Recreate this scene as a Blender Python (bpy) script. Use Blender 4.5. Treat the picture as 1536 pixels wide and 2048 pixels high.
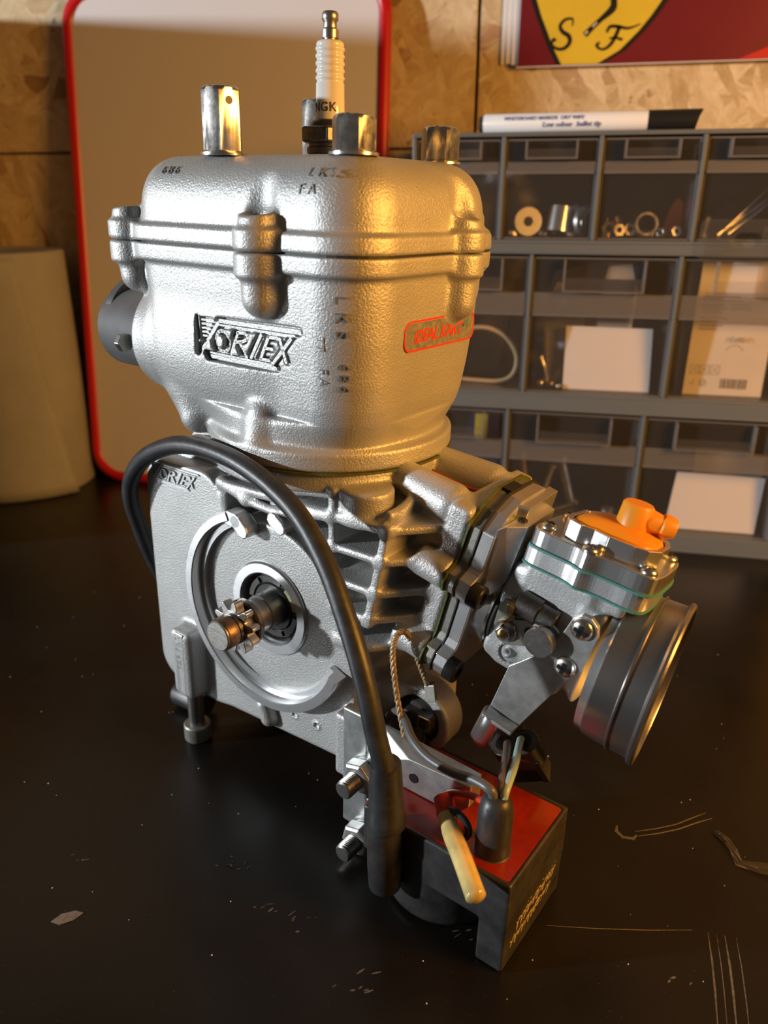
import bpy, bmesh, math, random
import numpy as np
from mathutils import Matrix, Vector

for o in list(bpy.data.objects):
    bpy.data.objects.remove(o)
SC = bpy.context.scene
COL = SC.collection
MM = 0.001
PI = math.pi

# ------------------------------------------------------------------ frames
# Room frame: X along the back wall, Y towards it, Z up, table top at Z = 0 (mm).
# Engine frame: X towards the carburettor, -Y the sprocket side, Z up; it leans 1.5 degrees.
def rotm(ax, ang):
    x, y, z = ax
    K = np.array([[0, -z, y], [z, 0, -x], [-y, x, 0]], float)
    return np.eye(3) + math.sin(ang) * K + (1 - math.cos(ang)) * K @ K
_a = math.radians(53.5); _w = math.radians(12.0); _p = math.radians(22.2)
_R = np.array([math.sin(_a), math.cos(_a), 0.0]); _F = np.array([-math.cos(_a), math.sin(_a), 0.0])
_X = math.cos(_w) * _R - math.sin(_w) * _F
_Y = math.sin(_w) * _R + math.cos(_w) * _F
Q = np.array([_X, _Y, [0, 0, 1.0]])
E3 = Q @ rotm(_F, math.radians(1.5))            # engine -> room rotation
E0 = np.array([0, 0, -5.0])                     # engine origin in the room (mm)

# ------------------------------------------------------------------ camera
cam_d = bpy.data.cameras.new('camera'); cam = bpy.data.objects.new('camera', cam_d); COL.objects.link(cam)
_fw = Q @ (_F * math.cos(_p) - np.array([0, 0, 1]) * math.sin(_p))
_up = Q @ (_F * math.sin(_p) + np.array([0, 0, 1]) * math.cos(_p))
_rt = Q @ _R
_c = Q @ (-327 * _F + 28 * _R + np.array([0, 0, 257.0]))
m = Matrix.Identity(4)
for i in range(3):
    m[i][0], m[i][1], m[i][2], m[i][3] = _rt[i], _up[i], -_fw[i], _c[i] * MM
cam.matrix_world = m
cam_d.sensor_fit = 'HORIZONTAL'; cam_d.sensor_width = 36.0; cam_d.lens = 1540 / 1536 * 36.0
cam_d.clip_start = 0.005; cam_d.clip_end = 20
cam_d.dof.use_dof = True; cam_d.dof.focus_distance = 0.30; cam_d.dof.aperture_fstop = 13.0
SC.camera = cam

# ------------------------------------------------------------------ light
SC.view_settings.view_transform = 'Standard'; SC.view_settings.look = 'None'
SC.view_settings.exposure = 0.0; SC.view_settings.gamma = 1.0; SC.view_settings.use_curve_mapping = False
wd = bpy.data.worlds.new('world'); SC.world = wd; wd.use_nodes = True
bgn = wd.node_tree.nodes['Background']; bgn.inputs[0].default_value = (1.0, 0.86, 0.70, 1); bgn.inputs[1].default_value = 0.039

def aim(o, d):
    o.rotation_euler = Vector(d).to_track_quat('-Z', 'Y').to_euler()
def area(name, loc, target, size, power, color, sy=None):
    l = bpy.data.lights.new(name, 'AREA'); l.energy = power; l.color = color; l.size = size
    l.shape = 'RECTANGLE' if sy else 'DISK'
    if sy: l.size_y = sy
    o = bpy.data.objects.new(name, l); COL.objects.link(o); o.location = loc
    aim(o, Vector(target) - Vector(loc)); return o
DL = (-0.905, -0.40, 0.148)
daylight = area('daylight_window', tuple(np.array(DL) * 2.6 + np.array([0, .1, .15])), (0, .1, .15), 0.11, 70.0, (0.92, 0.965, 1.0))
lamp = area('warm_lamp', (0.64, -0.185, 0.38), (0.05, 0.0, 0.12), 0.26, 6.4, (1.0, 0.44, 0.075))

# ------------------------------------------------------------------ materials
MATS = {}
def nodes(name):
    mt = bpy.data.materials.new(name); mt.use_nodes = True; MATS[name] = mt
    nt = mt.node_tree; return mt, nt, nt.nodes['Principled BSDF']
def setp(b, **k):
    for n, v in k.items():
        n = n.replace('_', ' ')
        if n in b.inputs: b.inputs[n].default_value = (*v, 1) if isinstance(v, tuple) and len(v) == 3 else v
def coords(nt, scale, kind='Object', loc=(0, 0, 0), rot=(0, 0, 0)):
    tc = nt.nodes.new('ShaderNodeTexCoord'); mp = nt.nodes.new('ShaderNodeMapping')
    mp.inputs['Scale'].default_value = scale if isinstance(scale, tuple) else (scale,) * 3
    mp.inputs['Location'].default_value = loc; mp.inputs['Rotation'].default_value = rot
    nt.links.new(tc.outputs[kind], mp.inputs['Vector']); return mp.outputs['Vector']
def noise(nt, vec, scale, detail=3, rough=.5):
    n = nt.nodes.new('ShaderNodeTexNoise'); n.inputs['Scale'].default_value = scale
    n.inputs['Detail'].default_value = detail; n.inputs['Roughness'].default_value = rough
    nt.links.new(vec, n.inputs['Vector']); return n.outputs['Fac']
def ramp(nt, fac, stops):
    r = nt.nodes.new('ShaderNodeValToRGB'); el = r.color_ramp.elements
    while len(el) < len(stops): el.new(.5)
    for e, (p, c) in zip(el, stops): e.position = p; e.color = (*c, 1) if len(c) == 3 else c
    nt.links.new(fac, r.inputs['Fac']); return r.outputs['Color']
def mix(nt, fac, a, b, mode='MIX'):
    x = nt.nodes.new('ShaderNodeMix'); x.data_type = 'RGBA'; x.blend_type = mode
    for s, v in ((x.inputs[0], fac), (x.inputs[6], a), (x.inputs[7], b)):
        if hasattr(v, 'is_linked'): nt.links.new(v, s)
        else: s.default_value = (*v, 1) if isinstance(v, tuple) and len(v) == 3 else v
    return x.outputs[2]
def bump(nt, b, fac, dist, strength=1.0):
    n = nt.nodes.new('ShaderNodeBump'); n.inputs['Distance'].default_value = dist; n.inputs['Strength'].default_value = strength
    nt.links.new(fac, n.inputs['Height']); nt.links.new(n.outputs['Normal'], b.inputs['Normal'])
def pm(name, col, metal=0.0, rough=.5, bs=None, bd=0.0001, var=0.0, vs=120, spec=.5, coat=0.0, sub=None, rv=0.0):
    mt, nt, b = nodes(name)
    setp(b, Base_Color=col, Metallic=metal, Roughness=rough, Specular_IOR_Level=spec, Coat_Weight=coat)
    if var or rv:
        f = noise(nt, coords(nt, 1), vs, 4, .6)
        if var:
            c = ramp(nt, f, [(.3, tuple(x * (1 - var) for x in col)), (.7, tuple(min(1, x * (1 + var)) for x in col))])
            nt.links.new(c, b.inputs['Base Color'])
        if rv:
            c = ramp(nt, f, [(.3, (max(0, rough - rv),) * 3), (.7, (min(1, rough + rv),) * 3)])
            nt.links.new(c, b.inputs['Roughness'])
    if bs: bump(nt, b, noise(nt, coords(nt, 1), bs, 3, .55), bd)
    if sub: setp(b, Subsurface_Weight=sub)
    return mt
def cast_mat(name, col, metal, rough, bd):
    mt, nt, b = nodes(name); setp(b, Metallic=metal, Roughness=rough, Specular_IOR_Level=.5)
    v = coords(nt, 1)
    f = noise(nt, v, 1250, 2, .55); g = noise(nt, v, 45, 3, .5)
    c = ramp(nt, g, [(.3, tuple(x * .93 for x in col)), (.7, tuple(min(1, x * 1.05) for x in col))])
    nt.links.new(c, b.inputs['Base Color']); bump(nt, b, f, bd)
    return mt
cast_mat('cast_alu', (.51, .51, .50), .50, .48, .00026)
cast_mat('cast_alu_fine', (.58, .59, .59), .55, .46, .00014)
pm('alu', (.66, .665, .67), .85, .34, 1500, .00003, .08, 60)
pm('alu_bright', (.74, .75, .76), .92, .24, 1800, .00002, .06, 90)
pm('steel', (.47, .455, .43), .95, .33, 900, .00005, .20, 200)
pm('nut_steel', (.58, .56, .53), .95, .24, 500, .00003, .16, 200, rv=.05)
pm('zinc', (.50, .51, .50), .85, .42, 700, .00005, .25, 150)
pm('lever_zinc', (.33, .33, .285), .7, .42, 900, .00004, .15, 120)
pm('dull_zinc', (.34, .335, .29), .7, .45, 900, .00005, .22, 160)
pm('dark_steel', (.16, .15, .14), .9, .35, 800, .00006, .3, 200)
pm('pipe_grey', (.19, .195, .20), .55, .45, 500, .00004, .15, 60)
pm('black_steel', (.03, .03, .03), .5, .38, 900, .00004)
pm('black_rubber', (.030, .031, .033), 0, .42, 260, .00012, .35, 130)
pm('black_plastic', (.048, .043, .038), 0, .34, 500, .00004)
pm('black_gloss', (.012, .012, .012), 0, .12)
pm('steel_satin', (.36, .34, .33), .92, .30, 900, .00002, .06, 50)
pm('coil_black', (.033, .031, .031), 0, .42, 320, .00010, .45, 90)
pm('coil_red', (.30, .020, .006), 0, .22, 240, .00010, .25, 110, coat=.3)
pm('orange', (.78, .29, .015), 0, .42, 400, .00004, sub=.1)
pm('ceramic', (.80, .79, .75), 0, .10, coat=.6)
pm('brass', (.55, .36, .14), .95, .3)
pm('rusty_steel', (.20, .145, .115), .8, .4, 900, .00006, .4, 300)
pm('seal_black', (.015, .015, .016), 0, .35)
pm('khaki', (.33, .33, .16), 0, .5, var=.3, vs=900)
pm('gasket_green', (.085, .095, .022), 0, .55, var=.3, vs=300)
pm('gasket_dark', (.02, .02, .018), 0, .6)
pm('teal', (.06, .24, .22), 0, .55)
pm('red_line', (.35, .015, .01), 0, .5)
pm('red_sleeve', (.62, .045, .015), 0, .3)
pm('amber', (.70, .53, .20), 0, .14, 220, .00008, .25, 80, coat=.8)
pm('cyan_wire', (.34, .47, .44), 0, .4)
pm('brown_wire', (.13, .09, .065), 0, .4)
pm('grey_wire', (.10, .105, .11), 0, .38)
pm('rope', (.42, .30, .17), .3, .45)
pm('rust', (.10, .028, .012), .2, .5, 900, .0001, .5, 400)
pm('rack_grey', (.115, .135, .150), 0, .42, 400, .00003)
pm('white_card', (.74, .73, .74), 0, .6)
pm('cream_card', (.66, .60, .52), 0, .55, var=.06, vs=30)
pm('print_grey', (.30, .28, .25), 0, .6)
pm('print_black', (.07, .06, .055), 0, .6)
pm('white_plastic', (.82, .82, .81), 0, .3)
pm('blue_print', (.12, .20, .48), 0, .4)
pm('navy', (.02, .03, .08), 0, .4)
pm('yellow_print', (.70, .50, .03), 0, .45)
pm('poster_red', (.150, .013, .018), 0, .32, var=.12, vs=9)
pm('bright_red', (.52, .02, .015), 0, .35)
pm('shield_yellow', (.66, .475, .035), 0, .33, var=.05, vs=20)
pm('poster_black', (.015, .013, .012), 0, .35)
pm('board_red', (.56, .008, .012), 0, .34)
pm('board_white', (.70, .69, .70), 0, .28)
pm('tissue', (.33, .33, .30), 0, .9, 300, .0004, .08, 25)
pm('beige_hose', (.52, .38, .20), 0, .45)
pm('sticker', (.30, .29, .26), .35, .42, var=.35, vs=420)
pm('sticker_red', (.80, .045, .012), 0, .4)
pm('sticker_blue', (.10, .22, .30), 0, .45)
pm('scuff', (.10, .095, .085), 0, .6, var=.5, vs=500)
pm('scratch', (.16, .135, .11), 0, .5, var=.4, vs=700)
pm('chip_grey', (.16, .15, .14), 0, .7, var=.3, vs=400)
pm('stamp_mark', (.20, .195, .185), .3, .55)
pm('orange_clear', (.75, .16, .02), 0, .3)
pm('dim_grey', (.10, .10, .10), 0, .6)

def clear_mat(name, col, alpha, rough, refl=.10):
    mt = bpy.data.materials.new(name); mt.use_nodes = True; MATS[name] = mt; nt = mt.node_tree
    nt.nodes.clear(); out = nt.nodes.new('ShaderNodeOutputMaterial')
    tr = nt.nodes.new('ShaderNodeBsdfTransparent'); tr.inputs[0].default_value = (*col, 1)
    gl = nt.nodes.new('ShaderNodeBsdfGlossy'); gl.inputs['Roughness'].default_value = rough; gl.inputs[0].default_value = (.9, .9, .95, 1)
    df = nt.nodes.new('ShaderNodeBsdfDiffuse'); df.inputs[0].default_value = (.42, .40, .38, 1)
    lw = nt.nodes.new('ShaderNodeLayerWeight'); lw.inputs[0].default_value = .5
    pw = nt.nodes.new('ShaderNodeMath'); pw.operation = 'POWER'; pw.inputs[1].default_value = 4.0; nt.links.new(lw.outputs['Facing'], pw.inputs[0])
    fr = nt.nodes.new('ShaderNodeMath'); fr.operation = 'MULTIPLY_ADD'; fr.inputs[1].default_value = .55; fr.inputs[2].default_value = .035; nt.links.new(pw.outputs[0], fr.inputs[0])
    m1 = nt.nodes.new('ShaderNodeMixShader'); m2 = nt.nodes.new('ShaderNodeMixShader')
    m1.inputs[0].default_value = alpha
    nt.links.new(tr.outputs[0], m1.inputs[1]); nt.links.new(df.outputs[0], m1.inputs[2])
    nt.links.new(fr.outputs[0], m2.inputs[0]); nt.links.new(m1.outputs[0], m2.inputs[1]); nt.links.new(gl.outputs[0], m2.inputs[2])
    nt.links.new(m2.outputs[0], out.inputs[0]); return mt
clear_mat('clear_drawer', (.965, .96, .96), .04, .08)
clear_mat('clear_edge', (.75, .75, .78), .25, .12)
clear_mat('frosted', (.80, .79, .78), .17, .35)
clear_mat('clear_film', (.92, .92, .92), .05, .06)

# OSB: overlapping flakes from several stretched, turned cell layers
mt, nt, b = nodes('osb'); setp(b, Roughness=.6, Specular_IOR_Level=.25)
col = None; hs = None
base = coords(nt, 1)
wv = nt.nodes.new('ShaderNodeTexNoise'); wv.inputs['Scale'].default_value = 26; wv.inputs['Detail'].default_value = 3
nt.links.new(base, wv.inputs['Vector'])
for i, (ang, sx, sz, thr) in enumerate(((.35, 22, 60, 0), (-.75, 20, 74, .40), (1.05, 24, 84, .46), (-.2, 17, 60, .52), (.7, 26, 96, .55), (-1.2, 30, 100, .60))):
    mp = nt.nodes.new('ShaderNodeMapping'); mp.vector_type = 'POINT'; mp.inputs['Rotation'].default_value = (0, ang, 0)
    ad = nt.nodes.new('ShaderNodeVectorMath'); ad.operation = 'MULTIPLY_ADD'
    ad.inputs[1].default_value = (.022, 0, .022); nt.links.new(wv.outputs['Color'], ad.inputs[0]); nt.links.new(base, ad.inputs[2])
    nt.links.new(ad.outputs[0], mp.inputs['Vector'])
    m2 = nt.nodes.new('ShaderNodeMapping'); m2.inputs['Scale'].default_value = (sx, 0, sz); m2.inputs['Location'].default_value = (i * 3.7, 0, i * 1.9)
    nt.links.new(mp.outputs[0], m2.inputs['Vector'])
    vo = nt.nodes.new('ShaderNodeTexVoronoi'); vo.inputs['Scale'].default_value = 1.0; vo.inputs['Randomness'].default_value = 1.0
    nt.links.new(m2.outputs[0], vo.inputs['Vector'])
    sp = nt.nodes.new('ShaderNodeSeparateColor'); nt.links.new(vo.outputs['Color'], sp.inputs[0])
    c = ramp(nt, sp.outputs[0], [(0, (.36, .24, .12)), (.12, (.56, .44, .25)), (.45, (.64, .52, .32)), (.93, (.72, .61, .41)), (1, (.40, .21, .11))])
    fib = noise(nt, m2.outputs[0], 2.6, 6, .7)
    c = mix(nt, .6, c, ramp(nt, fib, [(.36, (.62, .52, .40)), (.62, (1, 1, 1))]), 'MULTIPLY')
    if col is None: col, hs = c, sp.outputs[1]
    else:
        st = nt.nodes.new('ShaderNodeMath'); st.operation = 'GREATER_THAN'; st.inputs[1].default_value = thr
        nt.links.new(sp.outputs[2], st.inputs[0])
        col = mix(nt, st.outputs[0], col, c); hs = mix(nt, st.outputs[0], hs, sp.outputs[1])
spk_ = noise(nt, base, 130, 3, .6)
col = mix(nt, 1.0, col, ramp(nt, spk_, [(.25, (.55, .45, .33)), (.33, (1, 1, 1))]), 'MULTIPLY')
nt.links.new(col, b.inputs['Base Color']); bump(nt, b, hs, .0006, .5)

# bench top: black, scuffed satin laminate
mt, nt, b = nodes('bench'); setp(b, Specular_IOR_Level=.32)
v = coords(nt, 1)
f1 = noise(nt, v, 9, 4, .6); f2 = noise(nt, coords(nt, (14, 90, 10), rot=(0, 0, .9)), 6, 4, .7); f3 = noise(nt, v, 1300, 1, .5)
c1 = ramp(nt, f1, [(.35, (.0065, .0052, .0042)), (.75, (.013, .0105, .0085))])
c2 = ramp(nt, f2, [(.64, (0, 0, 0)), (.80, (.018, .015, .012))])
c3 = ramp(nt, f3, [(.775, (0, 0, 0)), (.80, (.10, .09, .08))])
cc = mix(nt, 1.0, mix(nt, 1.0, c1, c2, 'ADD'), c3, 'ADD'); nt.links.new(cc, b.inputs['Base Color'])
rr = ramp(nt, f1, [(.3, (.22,) * 3), (.7, (.38,) * 3)]); nt.links.new(rr, b.inputs['Roughness'])
bump(nt, b, noise(nt, v, 60, 4, .6), .00015, .5)

# ------------------------------------------------------------------ mesh helpers (all lengths in mm)
def tag(o, label=None, cat=None, group=None, kind=None):
    for k, v in (('label', label), ('category', cat), ('group', group), ('kind', kind)):
        if v: o[k] = v
    return o
def empty(name, loc=(0, 0, 0), label=None, cat=None, group=None, rotz=0.0):
    o = bpy.data.objects.new(name, None); COL.objects.link(o); o.empty_display_size = .01
    o.location = tuple(np.array(loc) * MM); o.rotation_euler = (0, 0, rotz); return tag(o, label, cat, group)
def finish(name, me, mat, parent, smooth, bevel):
    if mat: me.materials.append(MATS[mat])
    if smooth is not None:
        me.polygons.foreach_set('use_smooth', [True] * len(me.polygons))
        if smooth < 180: me.set_sharp_from_angle(angle=math.radians(smooth))
    o = bpy.data.objects.new(name, me); COL.objects.link(o)
    if parent: o.parent = parent
    if bevel:
        bv = o.modifiers.new('bevel', 'BEVEL'); bv.width = bevel * MM; bv.segments = 2; bv.limit_method = 'ANGLE'; bv.angle_limit = math.radians(35)
        bv.harden_normals = False
    return o
def basis(d, up=(0, 0, 1)):
    d = np.array(d, float); d /= np.linalg.norm(d); u = np.array(up, float)
    if abs(d @ u) > .97: u = np.array([1.0, 0, 0]) if abs(d[0]) < .9 else np.array([0, 1.0, 0])
    x = np.cross(u, d); x /= np.linalg.norm(x); return x, np.cross(d, x), d
class B:
    """collects shapes into one mesh"""
    def __init__(s, xf=None): s.v = []; s.f = []; s.xf = xf
    def add(s, vs, fs):
        n = len(s.v); s.v += [tuple(map(float, p)) for p in vs]; s.f += [tuple(i + n for i in q) for q in fs]; return s
    def box(s, lo, hi, R=None, c=None):
        p = [(x, y, z) for x in (lo[0], hi[0]) for y in (lo[1], hi[1]) for z in (lo[2], hi[2])]
        if R is not None: p = [tuple(np.array(R) @ np.array(q) + np.array(c)) for q in p]
        return s.add(p, [(0, 1, 3, 2), (4, 6, 7, 5), (0, 4, 5, 1), (2, 3, 7, 6), (0, 2, 6, 4), (1, 5, 7, 3)])
    def rings(s, rs, closed=True, cap=True):
        n = len(rs[0]); vs = [p for r in rs for p in r]; fs = []
        for i in range(len(rs) - 1):
            for j in range(n if closed else n - 1):
                k = (j + 1) % n; fs.append((i * n + j, i * n + k, (i + 1) * n + k, (i + 1) * n + j))
        if cap: fs += [tuple(range(n))[::-1], tuple((len(rs) - 1) * n + j for j in range(n))]
        return s.add(vs, fs)
    def lathe(s, o, d, prof, n=32, a0=0.0, cap=True):
        """prof: (t along d, radius) pairs"""
        x, y, d = basis(d); o = np.array(o, float)
        return s.rings([[o + d * t + (x * math.cos(a0 + 2 * PI * j / n) + y * math.sin(a0 + 2 * PI * j / n)) * max(r, .001) for j in range(n)] for t, r in prof], cap=cap)
    def cyl(s, a, b, r, n=24, r2=None, a0=0.0):
        a = np.array(a, float); b = np.array(b, float); L = np.linalg.norm(b - a)
        return s.lathe(a, b - a, [(0, r), (L, r if r2 is None else r2)], n, a0)
    def ball(s, c, r, n=16):
        return s.lathe(c, (0, 0, 1), [(-r * math.cos(PI * i / 8), r * math.sin(PI * i / 8)) for i in range(9)], n)
    def tube(s, pts, r, n=12, sub=6, rr=None):
        P = catmull(pts, sub); m_ = len(P); rs = []; u = np.array([0, 0, 1.0])
        for i, p in enumerate(P):
            t = P[min(i + 1, m_ - 1)] - P[max(i - 1, 0)]; t /= np.linalg.norm(t)
            u = u - t * (u @ t)
            if np.linalg.norm(u) < 1e-3: u = np.cross(t, [1, 0, 0])
            u /= np.linalg.norm(u); w = np.cross(t, u)
            q = r if rr is None else rr(i / (m_ - 1))
            rs.append([p + (u * math.cos(2 * PI * j / n) + w * math.sin(2 * PI * j / n)) * q for j in range(n)])
        return s.rings(rs)
    def hull(s, pts):
        bm = bmesh.new()
        for p in pts: bm.verts.new(p)
        bmesh.ops.convex_hull(bm, input=bm.verts); bm.verts.index_update()
        lone = [v for v in bm.verts if not v.link_faces]
        for v in lone: bm.verts.remove(v)
        bm.verts.index_update(); s.add([tuple(v.co) for v in bm.verts], [tuple(v.index for v in f.verts) for f in bm.faces]); bm.free(); return s
    def prism(s, poly, fr, h0, h1):
        """poly in (u, v); fr = (origin, U, V, N)"""
        o, U, V, N = [np.array(q, float) for q in fr]; n = len(poly)
        a = [o + U * p[0] + V * p[1] + N * h0 for p in poly]; b = [o + U * p[0] + V * p[1] + N * h1 for p in poly]
        return s.rings([a, b])
    def strip(s, pl, w, fr, h0, h1):
        """a stroke of width w along polyline pl"""
        for (x0, y0), (x1, y1) in zip(pl[:-1], pl[1:]):
            L = math.hypot(x1 - x0, y1 - y0)
            if L < 1e-6: continue
            ux, uy = (x1 - x0) / L, (y1 - y0) / L; e = w * .5; pts = []
            for k in range(5): t = -PI / 2 + PI * k / 4; pts.append((x1 + e * (ux * math.cos(t) - uy * math.sin(t)), y1 + e * (uy * math.cos(t) + ux * math.sin(t))))
            for k in range(5): t = PI / 2 + PI * k / 4; pts.append((x0 + e * (ux * math.cos(t) - uy * math.sin(t)), y0 + e * (uy * math.cos(t) + ux * math.sin(t))))
            s.prism(pts, fr, h0, h1)
        return s
    def out(s, name, mat, parent=None, smooth=None, bevel=0, label=None):
        v = s.v if s.xf is None else [s.xf(p) for p in s.v]
        me = bpy.data.meshes.new(name); me.from_pydata([(p[0] * MM, p[1] * MM, p[2] * MM) for p in v], [], s.f)
        bm = bmesh.new(); bm.from_mesh(me); bmesh.ops.recalc_face_normals(bm, faces=bm.faces); bm.to_mesh(me); bm.free()
        o = finish(name, me, mat, parent, smooth, bevel)
        if label: o['label'] = label
        return o
def catmull(pts, sub):
    P = [np.array(p, float) for p in pts]
    if sub <= 1 or len(P) < 3: return P
    E_ = [2 * P[0] - P[1]] + P + [2 * P[-1] - P[-2]]; out = []
    for i in range(1, len(E_) - 2):
        a, b_, c, d = E_[i - 1:i + 3]
        for k in range(sub):
            t = k / sub
            out.append(.5 * (2 * b_ + (c - a) * t + (2 * a - 5 * b_ + 4 * c - d) * t * t + (3 * b_ - a - 3 * c + d) * t ** 3))
    out.append(P[-1]); return out
def rrect(cx, cy, hx, hy, r, n=6):
    p = []
    for k, (sx, sy) in enumerate(((1, 1), (-1, 1), (-1, -1), (1, -1))):
        for i in range(n + 1):
            t = PI / 2 * (k + i / n); p.append((cx + sx * (hx - r) + r * math.cos(t), cy + sy * (hy - r) + r * math.sin(t)))
    return p
def text(name, body, size, fr, h0, h1, mat, parent, shear=0.0, align='LEFT', spacing=1.0, bold=0.0, label=None):
    """lettering of cap height about 0.7*size mm laid out in frame fr"""
    cu = bpy.data.curves.new('lettering', 'FONT'); cu.body = body; cu.size = 1.0; cu.shear = shear; cu.align_x = align
    cu.space_character = spacing; cu.extrude = .5; cu.resolution_u = 3; cu.offset = bold
    t = bpy.data.objects.new('lettering', cu); COL.objects.link(t)
    dg = bpy.context.evaluated_depsgraph_get(); me = bpy.data.meshes.new_from_object(t.evaluated_get(dg))
    bpy.data.objects.remove(t); bpy.data.curves.remove(cu)
    o, U, V, N = [np.array(q, float) for q in fr]
    for vv in me.vertices:
        x, y, z = vv.co; p = o + U * x * size + V * y * size + N * (h0 + (h1 - h0) * (z + .5)); vv.co = tuple(p * MM)
    me.name = name; ob = finish(name, me, mat, parent, None, 0)
    if label: ob['label'] = label
    return ob

# ------------------------------------------------------------------ cast shapes: signed-distance solids meshed with surface nets
class SDF:
    def __init__(s, lo, hi, h):
        s.lo = np.array(lo, float); s.h = h; s.n = [int(math.ceil((b_ - a) / h)) + 1 for a, b_ in zip(lo, hi)]
        s.ax = [(s.lo[i] + h * np.arange(s.n[i])).astype(np.float32) for i in range(3)]
        s.d = np.full(s.n, 50.0, np.float32)
    def put(s, fn, lo, hi, k=2.0, cut=False):
        pad = k + 2.5 * s.h
        sl = []
        for i in range(3):
            a = max(0, int((lo[i] - pad - s.lo[i]) / s.h)); b_ = min(s.n[i], int((hi[i] + pad - s.lo[i]) / s.h) + 2)
            if b_ <= a: return s
            sl.append(slice(a, b_))
        X = s.ax[0][sl[0]][:, None, None]; Y = s.ax[1][sl[1]][None, :, None]; Z = s.ax[2][sl[2]][None, None, :]
        q = fn(X, Y, Z).astype(np.float32); a = s.d[sl[0], sl[1], sl[2]]
        if cut: s.d[sl[0], sl[1], sl[2]] = smax(a, -q, k)
        else: s.d[sl[0], sl[1], sl[2]] = smin(a, q, k)
        return s
    def box(s, lo, hi, r=1.0, k=2.0, cut=False, fn=None):
        c = [(a + b_) / 2 for a, b_ in zip(lo, hi)]; e = [(b_ - a) / 2 - r for a, b_ in zip(lo, hi)]
        def f(X, Y, Z):
            q = [np.abs(P - c[i]) - e[i] for i, P in enumerate((X, Y, Z))]
            return np.sqrt(np.maximum(q[0], 0) ** 2 + np.maximum(q[1], 0) ** 2 + np.maximum(q[2], 0) ** 2) + np.minimum(np.maximum(np.maximum(q[0], q[1]), q[2]), 0) - r
        return s.put(f, lo, hi, k, cut)
    def cyl(s, c, ax, r, a, b_, rd=.8, k=2.0, cut=False):
        """axis-aligned cylinder: ax index, centre c in the other two coordinates (in order), from a to b"""
        o = [i for i in range(3) if i != ax]
        lo = [0] * 3; hi = [0] * 3; lo[ax], hi[ax] = a, b_
        for j, i in enumerate(o): lo[i], hi[i] = c[j] - r, c[j] + r
        def f(X, Y, Z):
            P = (X, Y, Z); u = np.sqrt((P[o[0]] - c[0]) ** 2 + (P[o[1]] - c[1]) ** 2) - r + rd; w = np.abs(P[ax] - (a + b_) / 2) - (b_ - a) / 2 + rd
            return np.minimum(np.maximum(u, w), 0) + np.sqrt(np.maximum(u, 0) ** 2 + np.maximum(w, 0) ** 2) - rd
        return s.put(f, lo, hi, k, cut)
    def cap(s, a, b_, r, k=2.0, r2=None, cut=False):
        a = np.array(a, float); b_ = np.array(b_, float); r2 = r if r2 is None else r2; d = b_ - a; L2 = float(d @ d) or 1
        R = max(r, r2)
        def f(X, Y, Z):
            t = np.clip(((X - a[0]) * d[0] + (Y - a[1]) * d[1] + (Z - a[2]) * d[2]) / L2, 0, 1)
            return np.sqrt((X - a[0] - d[0] * t) ** 2 + (Y - a[1] - d[1] * t) ** 2 + (Z - a[2] - d[2] * t) ** 2) - (r + (r2 - r) * t)
        return s.put(f, np.minimum(a, b_) - R, np.maximum(a, b_) + R, k, cut)
    def mesh(s, name, mat, parent, xf=None, label=None):
        d = s.d; i0 = [slice(None, -1), slice(1, None)]
        ins = d < 0; cnt = np.zeros([n - 1 for n in s.n], np.int8)
        cor = [(a, b_, c) for a in (0, 1) for b_ in (0, 1) for c in (0, 1)]
        for a, b_, c in cor: cnt += ins[i0[a], i0[b_], i0[c]]
        act = (cnt > 0) & (cnt < 8); I = np.argwhere(act); idx = np.full(cnt.shape, -1, np.int32); idx[act] = np.arange(len(I))
        val = np.stack([d[I[:, 0] + a, I[:, 1] + b_, I[:, 2] + c] for a, b_, c in cor], 1)
        C = np.array(cor, np.float32); acc = np.zeros((len(I), 3), np.float32); w = np.zeros(len(I), np.float32)
        for p in range(8):
            for q in range(p + 1, 8):
                if np.abs(C[p] - C[q]).sum() == 1:
                    m_ = (val[:, p] < 0) != (val[:, q] < 0); den = np.where(m_, val[:, p] - val[:, q], 1); t = np.where(m_, val[:, p] / den, 0)
                    acc += np.where(m_[:, None], C[p] + (C[q] - C[p]) * t[:, None], 0); w += m_
        V = (I + acc / w[:, None]) * s.h + s.lo
        F = []
        for ax in range(3):
            o = [i for i in range(3) if i != ax]
            A = [slice(1, -1)] * 3; A[ax] = slice(None, -1); Bq = list(A); Bq[ax] = slice(1, None)
            a_, b2 = ins[tuple(A)], ins[tuple(Bq)]; ch = np.argwhere(a_ != b2)
            if not len(ch): continue
            ch = ch.copy(); ch[:, o[0]] += 1; ch[:, o[1]] += 1
            fl = ins[ch[:, 0], ch[:, 1], ch[:, 2]]
            def cell(du, dv):
                g = ch.copy(); g[:, o[0]] -= du; g[:, o[1]] -= dv; return idx[g[:, 0], g[:, 1], g[:, 2]]
            quad = np.stack([cell(1, 1), cell(0, 1), cell(0, 0), cell(1, 0)], 1)
            if ax == 1: fl = ~fl
            quad[~fl] = quad[~fl][:, ::-1]; F.append(quad)
        F = np.concatenate(F); F = F[(F >= 0).all(1)]
        if xf is not None: V = xf(V)
        me = bpy.data.meshes.new(name); me.vertices.add(len(V)); me.vertices.foreach_set('co', (V * MM).astype(np.float32).ravel())
        me.loops.add(F.size); me.loops.foreach_set('vertex_index', F.astype(np.int32).ravel())
        me.polygons.add(len(F)); me.polygons.foreach_set('loop_start', np.arange(0, F.size, 4, dtype=np.int32))
        me.update(calc_edges=True); me.validate()
        ob = finish(name, me, mat, parent, 180, 0)
        if label: ob['label'] = label
        return ob
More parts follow.
